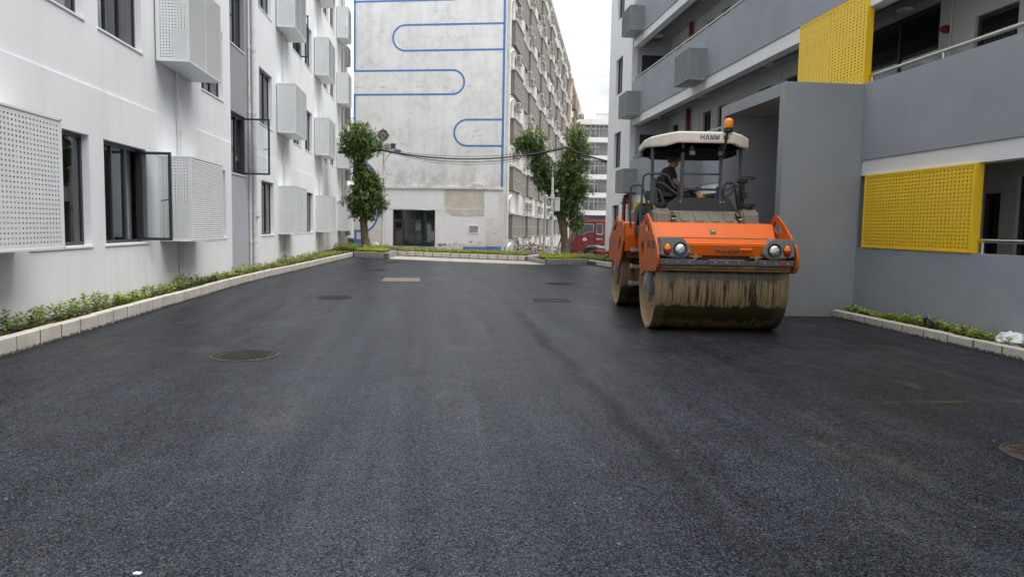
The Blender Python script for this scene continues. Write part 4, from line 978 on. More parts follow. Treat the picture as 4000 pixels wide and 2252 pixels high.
# ================================================================ STREET FURNITURE
M_POLE = simple('pale_pole_paint', (.62,.63,.64), .45, var=.12, vscale=2, dirt=.3)
LP = thing('lamp_post', 'slim pale lamp post with a blue lamp head, beside the two-tiered tree', 'lamp post', (-2.45, 36.8, 0))
p = MB(); p.cyl((-2.47, 36.8, 0), (-2.42, 36.8, 5.0), .062, .045, 12); p.cyl((-2.47, 36.8, 0), (-2.47, 36.8, .2), .10, n=12); build(p, 'pole', M_POLE, LP, True)
p = MB(); p.tube([(-2.42, 36.8, 4.4), (-2.25, 36.8, 4.72), (-2.12, 36.8, 4.93)], .03, 8); p.box(-2.55, -2.22, 36.65, 36.75, 3.70, 3.8); p.box(-2.3, -2.18, 36.6, 36.7, 3.62, 3.72); build(p, 'bracket_arm', M_POLE, LP)
p = MB(); p.prism([(-1.98, 4.98), (-1.9, 5.09), (-1.75, 5.13), (-1.62, 5.10), (-1.56, 5.05), (-1.7, 4.97)], 'y', 36.68, 36.92); build(p, 'lamp_head', simple('blue_lamp_shell', (.05,.09,.32), .35), LP, bevel=.02)
p = MB(); p.tube([(-2.42, 36.74, 4.6), (-2.38, 36.7, 4.1), (-2.2, 36.7, 3.85), (-2.0, 36.7, 3.95)], .008, 5); build(p, 'hanging_wire', M_FRAME, LP)
CP = thing('camera_pole', 'white stepped pole carrying a small camera arm, an equipment box and a green sign', 'camera pole', (5.75, 36, 0))
p = MB(); p.cyl((5.77, 36, -.1), (5.75, 36, 3.0), .085, .07, 12); p.cyl((5.75, 36, 3.0), (5.74, 36, 3.9), .06, .05, 12); p.cyl((5.74, 36, 3.9), (5.74, 36, 4.42), .012, n=6); p.cyl((5.75, 36, 2.9), (5.75, 36, 3.08), .10, n=12); build(p, 'pole', M_POLE, CP, True)
p = MB(); p.tube([(5.75, 36, 2.95), (5.45, 35.95, 2.92)], .03, 8); build(p, 'bracket_arm', M_POLE, CP)
p = MB(); p.box(5.33, 5.47, 35.7, 36.0, 2.95, 3.05); p.cyl((5.4, 35.69, 3.0), (5.4, 35.64, 3.0), .04, n=10); build(p, 'camera', M_POLE, CP, bevel=.01)
p = MB(); p.box(5.86, 6.10, 35.85, 36.15, 2.28, 2.86); p.prism([(5.84, 2.87), (6.12, 2.87), (6.06, 2.93), (5.9, 2.93)], 'y', 35.83, 36.17); p.box(5.8, 5.86, 35.95, 36.05, 2.4, 2.46); p.box(5.8, 5.86, 35.95, 36.05, 2.7, 2.76); build(p, 'equipment_box', M_POLE, CP, bevel=.01)
p = MB(); p.box(5.61, 5.76, 35.9, 35.915, 1.88, 2.25); sg = build(p, 'sign_plate', M_NEWW, CP)
p = MB(); p.box(5.615, 5.755, 35.892, 35.898, 1.885, 2.02); build(p, 'sign_band', simple('green_sign_print', (.02,.28,.14), .5), sg)
p = MB(); p.lathe([(.035, 0), (.035, .004)], 'y', (5.685, 35.892, 2.17), 12); p.box(5.65, 5.72, 35.892, 35.898, 2.06, 2.13); build(p, 'sign_pictogram', M_FRAME, sg)
GP = thing('lamp_post', 'slim grey post with a small flat lamp on top, close behind the white camera pole', 'lamp post', (6.0, 40, gz(40)))
p = MB(); p.cyl((5.97, 40, gz(40)), (6.0, 40, 3.3), .07, .055, 10); build(p, 'pole', M_MESHF, GP, True)
p = MB(); p.box(5.72, 6.06, 39.85, 40.1, 3.3, 3.36); p.prism([(5.70, 3.36), (6.08, 3.36), (6.04, 3.42), (5.82, 3.42)], 'y', 39.83, 40.12); build(p, 'lamp_head', M_POLE, GP, bevel=.01)
def catenary(pts, sag_jit, n=26):
    out = []
    for i in range(len(pts)-1):
        a, b = Vector(pts[i]), Vector(pts[i+1])
        for k in range(n if i < len(pts)-2 else n+1):
            t_ = k/n; p = a.lerp(b, t_); out.append((p.x, p.y, p.z-sag_jit[i]*4*t_*(1-t_)))
    return out
M_CABLE = simple('black_cable_sheath', (.018,.018,.02), .55)
CB = thing('overhead_cable', 'black bundle of overhead cables sagging between the two trees and the grey building', 'cable', (.3, 36.6, 4.8))
for i, (dz, s1, s2, r) in enumerate([(0, .24, .12, .034), (.03, .26, .1, .026), (-.03, .22, .1, .026), (-.01, .36, .16, .014), (-.02, .50, .2, .010), (.02, .44, .17, .010), (.06, .18, .1, .012)]):
    p = MB(); dy = random.uniform(-.06, .06)
    p.tube(catenary([(-4.6, 36.8+dy, 4.9+dz), (-2.5, 36.65+dy, 5.05+dz), (6.46, 36.6+dy, 5.42+dz)], [.02, s1+.25]), r, 6); build(p, 'cable', M_CABLE, CB, True)
for i, (dz, s1, r) in enumerate([(0, .05, .034), (.05, .07, .024), (-.04, .09, .02)]):
    p = MB(); p.tube(catenary([(6.46, 36.6, 5.42+dz), (7.6, 31.9, 4.33+dz)], [s1]), r, 6); build(p, 'cable', M_CABLE, CB, True)
# manholes, grates and plates
M_IRON = simple('cast_iron', (.032,.032,.032), .8, .0, .2, .5, 12, .5, 60, dirt=.8, dirtc=(.065,.06,.05))
M_IRONB = simple('dusty_brown_iron', (.03,.022,.016), .75, .1, .5, .5, 9, .4, 60, dirt=.8, dirtc=(.07,.048,.028))
M_TAN = simple('sandy_steel_plate', (.20,.165,.13), .75, .2, .4, .35, 4, .3, 40, dirt=.7, dirtc=(.13,.11,.09))
M_IRONN = simple('dusty_speckled_iron', (.035,.034,.034), .85, .0, .15, .85, 45, .6, 60, dirt=.7, dirtc=(.075,.066,.048))
def manhole(lab, x, y, r, mat, ring=None):
    t = thing('manhole_cover', lab, 'manhole cover', (x, y, 0), local=True, group='round manhole covers')
    m = MB(); m.lathe([(r*1.0, -.02), (r*1.0, .006), (r*.93, .009), (r*.93, -.002)], 'z', n=36); build(m, 'frame', ring or mat, t, True)
    m = MB(); m.lathe([(r*.92, -.01), (r*.92, .003), (0, .004)], 'z', n=36)
    for i in range(-6, 7):
        w = math.sqrt(max(0, (r*.82)**2-(i*r*.13)**2))
        if w > .03:
            for k in range(-4, 5):
                x0 = k*r*.19; 
                if abs(x0)+r*.07 < w: m.box(x0-r*.082, x0+r*.082, i*r*.13-r*.045, i*r*.13+r*.045, .004, .008)
    build(m, 'cover', mat, t)
M_RINGD = simple('dusty_ochre_mortar', (.075,.062,.04), .9, var=.7, vscale=9, bump=.4, bscale=40, dirt=.9, dirtc=(.02,.02,.02))
manhole('large dusty manhole cover with an ochre rim, nearest on the left', -2.1, 8.53, .37, M_IRONN, M_RINGD)
manhole('round ribbed manhole cover on the left, beyond the large dusty one', -1.98, 15.25, .36, M_IRON)
manhole('small far manhole cover beyond the sandy square plate', -1.85, 24.5, .36, M_IRON)
manhole('round manhole cover left of the roller, beyond the rectangular grate', 3.35, 19.5, .38, M_IRON)
manhole('brown debris-covered manhole at the lower right edge', 4.25, 4.55, .33, M_IRONB)
manhole('farthest manhole cover near the pale lane edge', -1.6, 29.6, .36, M_IRON)
t = thing('steel_plate', 'sandy square steel cover plate set in the asphalt', 'cover plate', (-.85, 20.35, 0), local=True)
m = MB(); m.box(-.5, .5, -.68, .68, -.01, .008); build(m, 'plate', M_TAN, t)
m = MB(); m.frame('z', -.02, .004, -.53, .53, -.71, .71, .03); build(m, 'frame', M_IRON, t)
t = thing('drain_grate', 'rectangular iron drain grate in the middle of the asphalt, left of the roller', 'drain grate', (2.42, 15.05, 0), local=True)
m = MB(); m.frame('z', -.02, .008, -.36, .36, -.3, .3, .03); build(m, 'frame', M_IRON, t)
for i in range(11):
    m = MB(); m.box(-.32+i*.062, -.292+i*.062, -.28, .28, -.02, .006); build(m, 'bar', M_IRON, t)
m = MB(); m.box(-.33, .33, -.27, .27, -.03, .002); build(m, 'gully', M_DARK, t)
# litter and odds and ends
M_BAG = simple('white_plastic_bag', (.74,.75,.77), .3, var=.06, vscale=10)
def bag(lab, x, y, z, s, seed):
    random.seed(seed); m = MB(); n = 14; rows = 7; V = []
    for j in range(rows):
        f = j/(rows-1); r = math.sin(math.pi*(.12+.8*f))*.5
        for k in range(n):
            a = 2*math.pi*k/n; q = r*(1+random.uniform(-.22, .22)); V.append((x+s[0]*q*math.cos(a), y+s[1]*q*math.sin(a), z+s[2]*(f*.9+random.uniform(-.06, .06))))
    F = [(j*n+k, j*n+(k+1) % n, (j+1)*n+(k+1) % n, (j+1)*n+k) for j in range(rows-1) for k in range(n)]+[tuple((rows-1)*n+k for k in range(n))]
    m.add(V, F); return tag(build(m, 'plastic_bag', M_BAG, None, False, loc=(x, y, z)), lab, 'plastic bag')
bag('crumpled white plastic bag among the plants in front of the grey parapet', 7.33, 8.62, .08, (.26, .55, .22), 4)
bag('pale plastic bag at the foot of the two-tiered tree', -2.85, 37.3, .2, (.5, .4, .45), 6)
random.seed(31)
p = MB()
for i in range(3):
    cx, r = 7.17+i*.015, .10-.012*i
    p.tube([(cx+.04*math.sin(a*2+i), 10.05+r*1.05*math.cos(a)+i*.02, .19+r*math.sin(a)) for a in [2*math.pi*k/20 for k in range(20)]], .011, 6, True)
tag(build(p, 'hose_coil', M_CABLE, None, True, loc=(7.17, 10.05, .1)), 'black coiled hose on the edge of the right-hand plant bed', 'hose')
p = MB()
for i in range(3): p.tube([(-4.72+.03*math.sin(a*2+i), 16.6+.11*math.cos(a)+i*.03, .22+.1*math.sin(a)) for a in [2*math.pi*k/18 for k in range(18)]], .010, 6, True)
tag(build(p, 'hose_coil', M_CABLE, None, True, loc=(-4.72, 16.6, .1)), 'black coiled hose on the left-hand kerb among the plants', 'hose')
m = MB(); m.prism([(-1.255, 3.185), (-1.225, 3.18), (-1.22, 3.197), (-1.245, 3.203), (-1.257, 3.195)], 'z', .002, .008)
tag(build(m, 'paper_scrap', M_BAG, None, False, loc=(-1.24, 3.18, 0)), 'tiny pale paper scrap on the asphalt at the bottom left', 'litter')
p = MB(); p.tube([(6.33, 37.9, .05), (6.56, 38, 1.0)], .03, 6); tag(build(p, 'wooden_stake', M_BARK, None, loc=(6.33, 37.9, 0)), 'leaning wooden stake beside the large forked tree', 'stake')
m = MB(); DM = [M_CONC, simple('dusty_plaster_rubble', (.33,.30,.25), .9, var=.3), simple('broken_brick', (.28,.16,.11), .9, var=.3), simple('litter_mixed', (.38,.35,.30), .7, var=.4), M_FRAME]
for i in range(1300):
    s = 1.0+random.random()**1.3*14; d = .5+random.random()**1.4*2.8; w = RM @ Vector((d, s, 0)); x, y = 3.85+w.x, 41+w.y
    zz = .04+max(.06, .5-.13*d)*random.random()**1.2-.02*max(0, y-44)
    a = random.uniform(.015, .075); b_ = random.uniform(.015, .06)*(4 if random.random() < .08 else 1)
    m.mi = random.choice([0, 0, 1, 1, 1, 2, 3, 3, 3, 4]); m.T = Matrix.Translation((x, y, zz)) @ Matrix.Rotation(random.uniform(0, 6), 4, rv()); m.box(-a, a, -b_, b_, -a*.5, a*.5)
m.T = None
build(m, 'rubble_pile', DM, kind='stuff')
for i, (s, lean) in enumerate([(1.7, .2), (2.6, -.15), (7.3, .18)]):
    w = RM @ Vector((.75, s, 0)); t = thing('metal_trestle', 'rusty lattice trestle leaning on the dormitory flank, %s from the corner' % ORD[i], 'trestle', (3.85+w.x, 41+w.y, gz(41)), TH+.1, 'rusty trestles by the flank', local=True)
    for y in (0, .45):
        f = MB(); f.tube([(lean, y, 0), (-.25, y, 1.05)], .022, 5); build(f, 'leg', M_RUST, t)
    f = MB()
    for k in range(5):
        q = k/5; f.tube([(lean+(-.25-lean)*q, 0, 1.05*q), (lean+(-.25-lean)*(q+.2), .45, 1.05*(q+.2))], .014, 5)
    build(f, 'lattice', M_RUST, t)
# shop contents
def world_db(x, y, z): w = RM @ Vector((x, y, 0)); return (3.85+w.x, 41+w.y, z)
t = thing('chest_freezer', 'pale blue printed chest freezer behind the shop glass', 'freezer', world_db(-5.15, .75, .26), TH, local=True)
m = MB(); m.box(-.5, .5, -.3, .3, .3, .64); build(m, 'body', simple('pale_blue_print', (.42,.55,.72), .4, var=.3, vscale=9), t, bevel=.015)
m = MB(); m.box(-.5, .5, -.3, .3, .645, .69); build(m, 'lid', M_NEWW, t)
m = MB(); m.box(-.38, .36, -.26, .26, 0, .295); bs = build(m, 'base_cabinet', M_NEWW, t)
m = MB()
for i in range(4): m.box(-.32+i*.17, -.2+i*.17, -.275, -.262, .08, .2)
build(m, 'vent_square', M_CAGEG, bs)
t = thing('display_shelf', 'glass display shelf unit on the right inside the shop', 'shelf', world_db(-4.35, 1.2, .26), TH, local=True)
m = MB()
for z in (.05, .4, .75, 1.1, 1.45): m.box(-.45, .45, -.2, .2, z, z+.03)
build(m, 'shelf_board', M_NEWW, t)
m = MB()
for x in (-.45, .43): m.box(x, x+.025, -.2, .2, 0, 1.5)
build(m, 'upright', M_CAGEG, t)
t = thing('drawer_unit', 'brown wooden drawer unit at the left inside the shop', 'drawers', world_db(-6.0, .5, .26), TH, local=True)
m = MB(); m.box(-.28, .28, -.2, .2, 0, .55); build(m, 'carcass', simple('brown_wood', (.10,.055,.03), .5, var=.3), t)
for i in range(3):
    m = MB(); m.box(-.26, .26, -.222, -.204, .03+i*.175, .17+i*.175); build(m, 'drawer', simple('brown_drawer', (.13,.075,.045), .5, var=.3), t)
# ================================================================ ROAD ROLLER
M_OR = simple('orange_machine_paint', (.70,.125,.006), .4, 0, .25, .1, 3, dirt=.26, dirtc=(.36,.17,.07))
M_ORD = simple('dusty_orange_plate', (.46,.10,.018), .55, 0, .25, .14, 4, dirt=.4, dirtc=(.36,.17,.085))
M_OLIVE = simple('dusty_olive_cover', (.15,.145,.115), .7, 0, .35, .2, 3, .1, 50, dirt=.55, dirtc=(.21,.185,.13))
M_LAMPH = simple('grey_green_lamp_housing', (.185,.19,.17), .6, 0, .4, .15, 6, .15, 90, dirt=.3, dirtc=(.2,.18,.14))
M_BLK = simple('black_plastic', (.013,.013,.015), .5, var=.2, dirt=.12, dirtc=(.06,.055,.045))
M_RAIL = simple('dark_slate_tube', (.05,.058,.07), .4, .0, .5, .12)
M_BUMP = simple('slate_rubber', (.075,.083,.092), .6, 0, .4, .2, 8, dirt=.3, dirtc=(.14,.13,.11))
M_CREAM = simple('cream_roof_paint', (.72,.68,.58), .45, 0, .5, .05, 2, dirt=.2, dirtc=(.4,.35,.26))
M_STEELD = simple('dusty_steel', (.30,.29,.27), .5, .5, .5, .2, 6, dirt=.4)
M_BOLT = simple('yellow_zinc_bolt', (.34,.22,.10), .5, .5, .5, .2, 30)
M_SCR = simple('ochre_scraper_board', (.28,.16,.06), .7, 0, .4, .35, 6, dirt=.5, dirtc=(.08,.06,.04))
def drum_mat():
    t = NT('muddy_wet_shaded_drum_steel'); P = t.tc.outputs['Object']; x, y, z = t.sep(P)
    tan = t.ramp(t.noise(1., 6, .65, t.coords((2.5, 2.5, 1.2))), [(.3, (.20,.138,.068)), (.7, (.31,.22,.115))])
    wet = (.020,.014,.008)  # tone of the wet drips, reused for the painted underside shading
    n1 = t.noise(1., 1.4, .4, t.coords((19, .5, .55)), .12); n2 = t.noise(1., 1.2, .4, t.coords((31, .6, .5)), .1)
    l1 = t.ramp(t.math('ABSOLUTE', t.math('SUBTRACT', n1, .5)), [(.016, 1.), (.036, 0.)])
    l2 = t.ramp(t.math('ABSOLUTE', t.math('SUBTRACT', n2, .47)), [(.013, 1.), (.028, 0.)])
    blob = t.ramp(t.noise(1., 4, .6, t.coords((6.5, 1, .8)), .3), [(.56, 0.), (.60, 1.)])
    drip = t.math('MAXIMUM', t.math('MAXIMUM', l1, l2), blob)
    e = t.math('MULTIPLY_ADD', t.noise(1., 4, .6, t.coords((9, 1, .0))), .30, -.15)
    top = t.n('ShaderNodeMapRange'); t.l(t.math('ADD', z, e), top.inputs[0]); top.inputs[1].default_value = .07; top.inputs[2].default_value = .10
    low = t.n('ShaderNodeMapRange'); t.l(t.math('ADD', z, t.math('MULTIPLY', e, .6)), low.inputs[0]); low.inputs[1].default_value = -.28; low.inputs[2].default_value = -.31  # lower band: wet steel plus underside shading and road reflection painted dark
    low2 = t.n('ShaderNodeMapRange'); t.l(t.math('ADD', z, e), low2.inputs[0]); low2.inputs[1].default_value = -.50; low2.inputs[2].default_value = -.54; low2.inputs[3].default_value = 1; low2.inputs[4].default_value = .35
    mid = t.math('MULTIPLY', t.math('MAXIMUM', t.math('MULTIPLY', top.outputs[0], .8), low.outputs[0]), low2.outputs[0])
    edge = t.ramp(t.math('ABSOLUTE', x), [(.78, 1.), (.90, .25)])
    mask = t.math('MULTIPLY', t.math('MAXIMUM', drip, mid), t.math('MAXIMUM', edge, t.math('MULTIPLY', low.outputs[0], .85)))
    c = t.mix(t.math('MULTIPLY', mask, .92), tan, wet); t.col(c)
    t.rough(t.math('MULTIPLY_ADD', mask, -.30, .58)); t.p.inputs['Specular IOR Level'].default_value = .4
    return t.m
M_DRUM = drum_mat()
M_RIM = simple('tan_dusted_rim', (.40,.29,.17), .75, 0, .3, .2, 4, dirt=.4, dirtc=(.2,.14,.09))
RR = thing('road_roller', 'orange tandem road roller with a cream canopy and muddy wet drums, rolling the fresh asphalt', 'road roller', (4.21, 10.948, 0), R(-6), local=True)
def plate(outer, holes, x0, x1):
    """flat plate in the y-z plane with holes, thickness x0..x1"""
    bm = bmesh.new(); es = []
    for loop in [outer]+holes:
        vs = [bm.verts.new((x0, p[0], p[1])) for p in loop]
        es += [bm.edges.new((vs[i], vs[(i+1) % len(vs)])) for i in range(len(vs))]
    bmesh.ops.triangle_fill(bm, edges=es, use_beauty=True, use_dissolve=False)
    r = bmesh.ops.extrude_face_region(bm, geom=bm.faces[:])
    bmesh.ops.translate(bm, verts=[g for g in r['geom'] if isinstance(g, bmesh.types.BMVert)], vec=(x1-x0, 0, 0))
    bmesh.ops.recalc_face_normals(bm, faces=bm.faces)
    bm.verts.ensure_lookup_table(); bm.verts.index_update()
    m = MB(); m.add([v.co[:] for v in bm.verts], [tuple(v.index for v in f.verts) for f in bm.faces]); bm.free(); return m
def bez(pts, n=3):
    """round the corners of a closed outline"""
    out = []; k = len(pts)
    for i in range(k):
        a, b, c = Vector(pts[i-1]), Vector(pts[i]), Vector(pts[(i+1) % k])
        ra = min(.05, (a-b).length*.35); rb = min(.05, (c-b).length*.35)
        p, q = b+(a-b).normalized()*ra, b+(c-b).normalized()*rb
        for j in range(n+1):
            t = j/n; out.append(tuple(p*(1-t)**2+b*2*t*(1-t)+q*t*t))
    return out
# drums
def drum(yc):
    m = MB(); m.lathe([(.655, -.955), (.70, -.955), (.70, .955), (.655, .955)], 'x', n=96); m.v = m.v
    d = link_mesh('drum', m.mesh('drum', M_DRUM, True), RR, (.0, yc, .7))
    for s in (-1, 1):
        m = MB(); m.lathe([(.70, s*.956), (.655, s*.957), (.65, s*.75), (.60, s*.735), (.30, s*.735), (0, s*.735)], 'x', n=64)
        link_mesh('drum_rim', m.mesh('drum_rim', M_RIM, True), d)
        m = MB()
        for k in range(14):
            a = 2*math.pi*k/14; m.cyl((s*.735, .5*math.cos(a), .5*math.sin(a)), (s*.765, .5*math.cos(a), .5*math.sin(a)), .022, n=6)
        m.lathe([(.34, s*.74), (.34, s*.80), (.22, s*.82), (.2, s*.9), (0, s*.9)], 'x', n=24)
        link_mesh('drum_hub', m.mesh('drum_hub', M_STEELD, True), d)
    return d
drum(0); drum(3.4)
for yc in (0, 3.4):
    for s in (-1, 1):
        m = MB(); m.box(s*.93-.05, s*.93+.05, yc-.13, yc+.17, .55, 1.0); m.prism([(yc-.2, .98), (yc+.25, .98), (yc+.15, .55), (yc+.05, .4), (yc-.08, .4), (yc-.15, .6)], 'x', s*.90, s*.955)
        m.cyl((s*.88, yc+.02, .68), (s*1.0, yc+.02, .68), .09, n=14)
        for dy, dz in ((-.1, .9), (.12, .9), (-.08, .6), (.1, .58)): m.cyl((s*.98, yc+dy, dz), (s*1.0, yc+dy, dz), .018, n=6)
        build(m, 'drum_bracket', M_STEELD, RR, bevel=.008)
# side plates
FO = [(.10,1.735),(-.03,1.73),(-.2,1.66),(-.36,1.58),(-.6,1.43),(-.85,1.28),(-.93,1.12),(-.91,.98),(-.80,.90),(.02,.87),(.36,.76),(.44,.87),(.66,1.29),(.60,1.55),(.50,1.605),(.27,1.62),(.17,1.67)]
FH = [bez([(.03,1.665),(-.10,1.60),(-.29,1.50),(-.26,1.475),(.0,1.47),(.10,1.56)], 2), bez([(.20,1.34),(.14,1.16),(.34,1.03),(.40,1.24)], 2)]
RO = [(4.28,1.28),(3.84,1.49),(3.3,1.72),(3.16,1.74),(3.02,1.68),(2.94,1.62),(2.52,1.65),(2.38,1.58),(2.32,1.26),(2.5,.98),(2.84,.75),(2.98,.76),(3.14,.86),(4.1,.86),(4.26,.98)]
RH = [bez([(3.16,1.63),(3.66,1.49),(3.6,1.44),(3.2,1.46)], 2), bez([(2.6,1.38),(2.62,1.18),(2.85,1.02),(2.84,1.26)], 2)]
random.seed(5)
for nm, O_, H_ in (('side_plate', FO, FH), ('side_plate', RO, RH)):
    for s in (-1, 1):
        x0, x1 = (-1.0, -.965) if s < 0 else (.965, 1.0)
        pl = build(plate(bez(O_), H_, x0, x1), nm, M_ORD, RR, bevel=.006)
        b = MB(); yc = sum(p[0] for p in O_)/len(O_); n = 0
        while n < 20:
            y, z = random.uniform(yc-.75, yc+.7), random.uniform(.9, 1.6)
            ins = False
            for lp_, want in ((O_, True),):
                for (a, c), (e, f) in zip(lp_, lp_[1:]+lp_[:1]):
                    if (c > z) != (f > z) and y < (e-a)*(z-c)/(f-c)+a: ins = not ins
            if O_ is FO and -.85 < y < 0 and 1.16 < z < 1.38: continue
            if not ins or any(min(h[0] for h in q)-.05 < y < max(h[0] for h in q)+.05 and min(h[1] for h in q)-.05 < z < max(h[1] for h in q)+.05 for q in H_): continue
            b.cyl((s*.995, y, z), (s*1.012, y, z), .014, .012, 6); n += 1
        build(b, 'bolt', M_BOLT, pl)
me = text_mesh('HD 120', .17, .001, .0, 'side_lettering', M_BLK); link_mesh('side_lettering', me, RR, (-1.002, -.42, 1.27), (R(90), 0, R(-90)))
def letters(P, h, w, t, gap, d, mat, parent, name):
    m = MB()
    for p in block_letters('HAMM', h, w, t, gap): m.prism(p, 'y', -d, 0)
    return link_mesh(name, m.mesh(name, mat), parent, P)
o = letters((-1.002, 3.72, 1.2), .10, .085, .02, .02, .002, simple('slate_blue_print', (.12,.16,.22), .5), RR, 'side_lettering'); o.rotation_euler = (0, 0, R(-90))
# front hood
m = MB(); m.prism([(-.78,1.135),(-.82,1.30),(-.80,1.325),(-.15,1.372),(-.15,1.30),(.5,1.30),(.5,1.0),(-.3,1.0),(-.45,1.12)], 'x', -.955, .955); build(m, 'front_hood', M_OR, RR, bevel=.012, seg=2)
m = MB(); m.prism([(-.135,1.378),(.0,1.575),(.04,1.60),(.62,1.62),(.62,1.31),(-.135,1.31)], 'x', -.93, .93); build(m, 'engine_hood_panel', M_OR, RR, bevel=.012, seg=2)
hm = simple('charcoal_lettering', (.018,.018,.022), .5)
o = letters((.015, -.798, 1.213), .076, .072, .018, .014, .006, hm, RR, 'hood_lettering'); o.rotation_euler = (R(-13), 0, 0)
m = MB(); m.frame('y', -.80, -.79, .19, .36, 1.17, 1.235, .012); m.box(.2, .35, -.79, -.785, 1.18, 1.225); m.T = None; o = build(m, 'hood_handle', M_OR, RR); 
m = MB(); m.box(.185, .365, -.835, -.79, 1.215, 1.245); build(m, 'hood_handle', M_OR, RR, bevel=.006)
# square badge
m = MB(); m.T = Matrix.Translation((.0, -.068, 1.478)) @ Matrix.Rotation(R(-34.5), 4, 'X'); m.box(-.047, .047, -.012, .0, -.039, .039)
bd = build(m, 'badge', simple('brass_frame', (.30,.23,.09), .45, .6), RR)
m = MB(); m.T = Matrix.Translation((.0, -.068, 1.478)) @ Matrix.Rotation(R(-34.5), 4, 'X'); m.box(-.042, .042, -.016, -.011, -.034, .034); build(m, 'badge_plate', M_BLK, bd)
me = text_mesh('W', .06, .002, .0005, 'badge_letter', simple('pale_badge_print', (.7,.62,.4), .4)); me.transform(Matrix.Translation((.0, -.068, 1.478)) @ Matrix.Rotation(R(-34.5), 4, 'X') @ Matrix.Translation((0, -.0175, 0)) @ Matrix.Rotation(R(90), 4, 'X')); link_mesh('badge_letter', me, bd)
# lamp clusters
M_LENS = NT('headlamp_lens'); M_LENS.col((.75,.76,.74)); M_LENS.rough(.12); M_LENS.p.inputs['Metallic'].default_value = .75
_v = M_LENS.n('ShaderNodeTexVoronoi'); _v.inputs['Scale'].default_value = 60; M_LENS.l(M_LENS.tc.outputs['Object'], _v.inputs['Vector']); M_LENS.bump(_v.outputs['Distance'], .6, .01); M_LENS = M_LENS.m
M_AMB = simple('amber_lens', (.80,.26,.01), .15, 0, .6, .1); M_REDL = simple('red_lens', (.42,.008,.012), .15, 0, .6, .1)
for s in (-1, 1):
    def X(v): return s*v
    ot = [(X(p), q) for p, q in [(.955,1.385),(.66,1.392),(.60,1.36),(.495,1.20),(.505,1.165),(.60,1.10),(.68,1.095),(.955,1.135)]]
    if s < 0: ot = ot[::-1]
    m = MB(); m.prism(ot, 'y', -.86, -.62); h = build(m, 'lamp_housing', M_LAMPH, RR, bevel=.022, seg=2)
    m = MB(); m.lathe([(.098, -.862), (.098, -.878), (.075, -.872), (.075, -.862)], 'y', (X(.665), 0, 1.225), 28); build(m, 'lamp_bezel', M_BLK, h, True)
    m = MB(); m.lathe([(.074, -.866), (.06, -.880), (.03, -.888), (0, -.889)], 'y', (X(.665), 0, 1.225), 28); build(m, 'headlight', M_LENS, h, True)
    m = MB(); m.lathe([(.058, -.861), (.054, -.868), (0, -.868)], 'y', (0, 0, 0), 24); m.v = [(v[0]+X(.845), v[1], v[2]*1.55+1.225) for v in m.v]; build(m, 'indicator_bezel', M_BLK, h, True)
    for up_, mm, nm in ((1, M_AMB, 'indicator_lens'), (-1, M_REDL, 'tail_lens')):
        m = MB(); n = 14; V = [(X(.845), -.888, 1.225)]
        for r_, yy in ((.035, -.886), (.05, -.868)):
            V += [(X(.845)+r_*math.cos(a), yy, 1.225+up_*r_*1.5*math.sin(a)+up_*.002) for a in [math.pi*k/n for k in range(n+1)]]
        F = [(0, 1+k, 2+k) for k in range(n)]+[(1+k, n+2+k, n+3+k, 2+k) for k in range(n)]
        m.add(V, F); build(m, nm, mm, h, True)
    m = MB()
    for px, pz in ((.93, 1.345), (.93, 1.16), (.545, 1.2)): m.cyl((X(px), -.862, pz), (X(px), -.868, pz), .014, n=8)
    build(m, 'screw', M_STEELD, h)
# bumper and scraper
m = MB(); m.box(-.955, .955, -.83, -.78, 1.005, 1.065); bp = build(m, 'bumper_bar', M_BUMP, RR, bevel=.006)
for a, b in ((-.95, -.44), (-.26, .26), (.44, .95)):
    m = MB(); m.box(a, b, -.865, -.829, 1.0, 1.085); build(m, 'bumper_pad', M_BUMP, bp, bevel=.008)
    m = MB()
    for q in (.18, .5, .82): m.cyl((a+(b-a)*q, -.866, 1.045), (a+(b-a)*q, -.876, 1.045), .016, n=8)
    build(m, 'pad_bolt', M_STEELD, bp)
m = MB(); m.box(.74, .84, -.871, -.864, 1.02, 1.06); build(m, 'red_reflector', M_REDL, bp)
m = MB(); m.box(-.94, .94, -.80, -.72, .952, 1.0); m.box(-.94, .94, -.77, -.66, .915, .95); build(m, 'scraper', M_SCR, RR, bevel=.006)
m = MB(); m.box(-.93, .93, -.62, -.5, 1.0, 1.12); build(m, 'spray_beam', M_SCR, RR)
for x in (-.44, .43):
    m = MB(); m.cyl((x, -.80, 1.07), (x, -.80, 1.12), .025, n=10); m.box(x-.09, x+.09, -.815, -.795, 1.115, 1.135); m.cyl((x, -.81, 1.12), (x, -.81, 1.165), .016, n=8); m.box(x-.03, x+.03, -.83, -.81, 1.10, 1.15); build(m, 'clamp_screw', M_BOLT, RR)
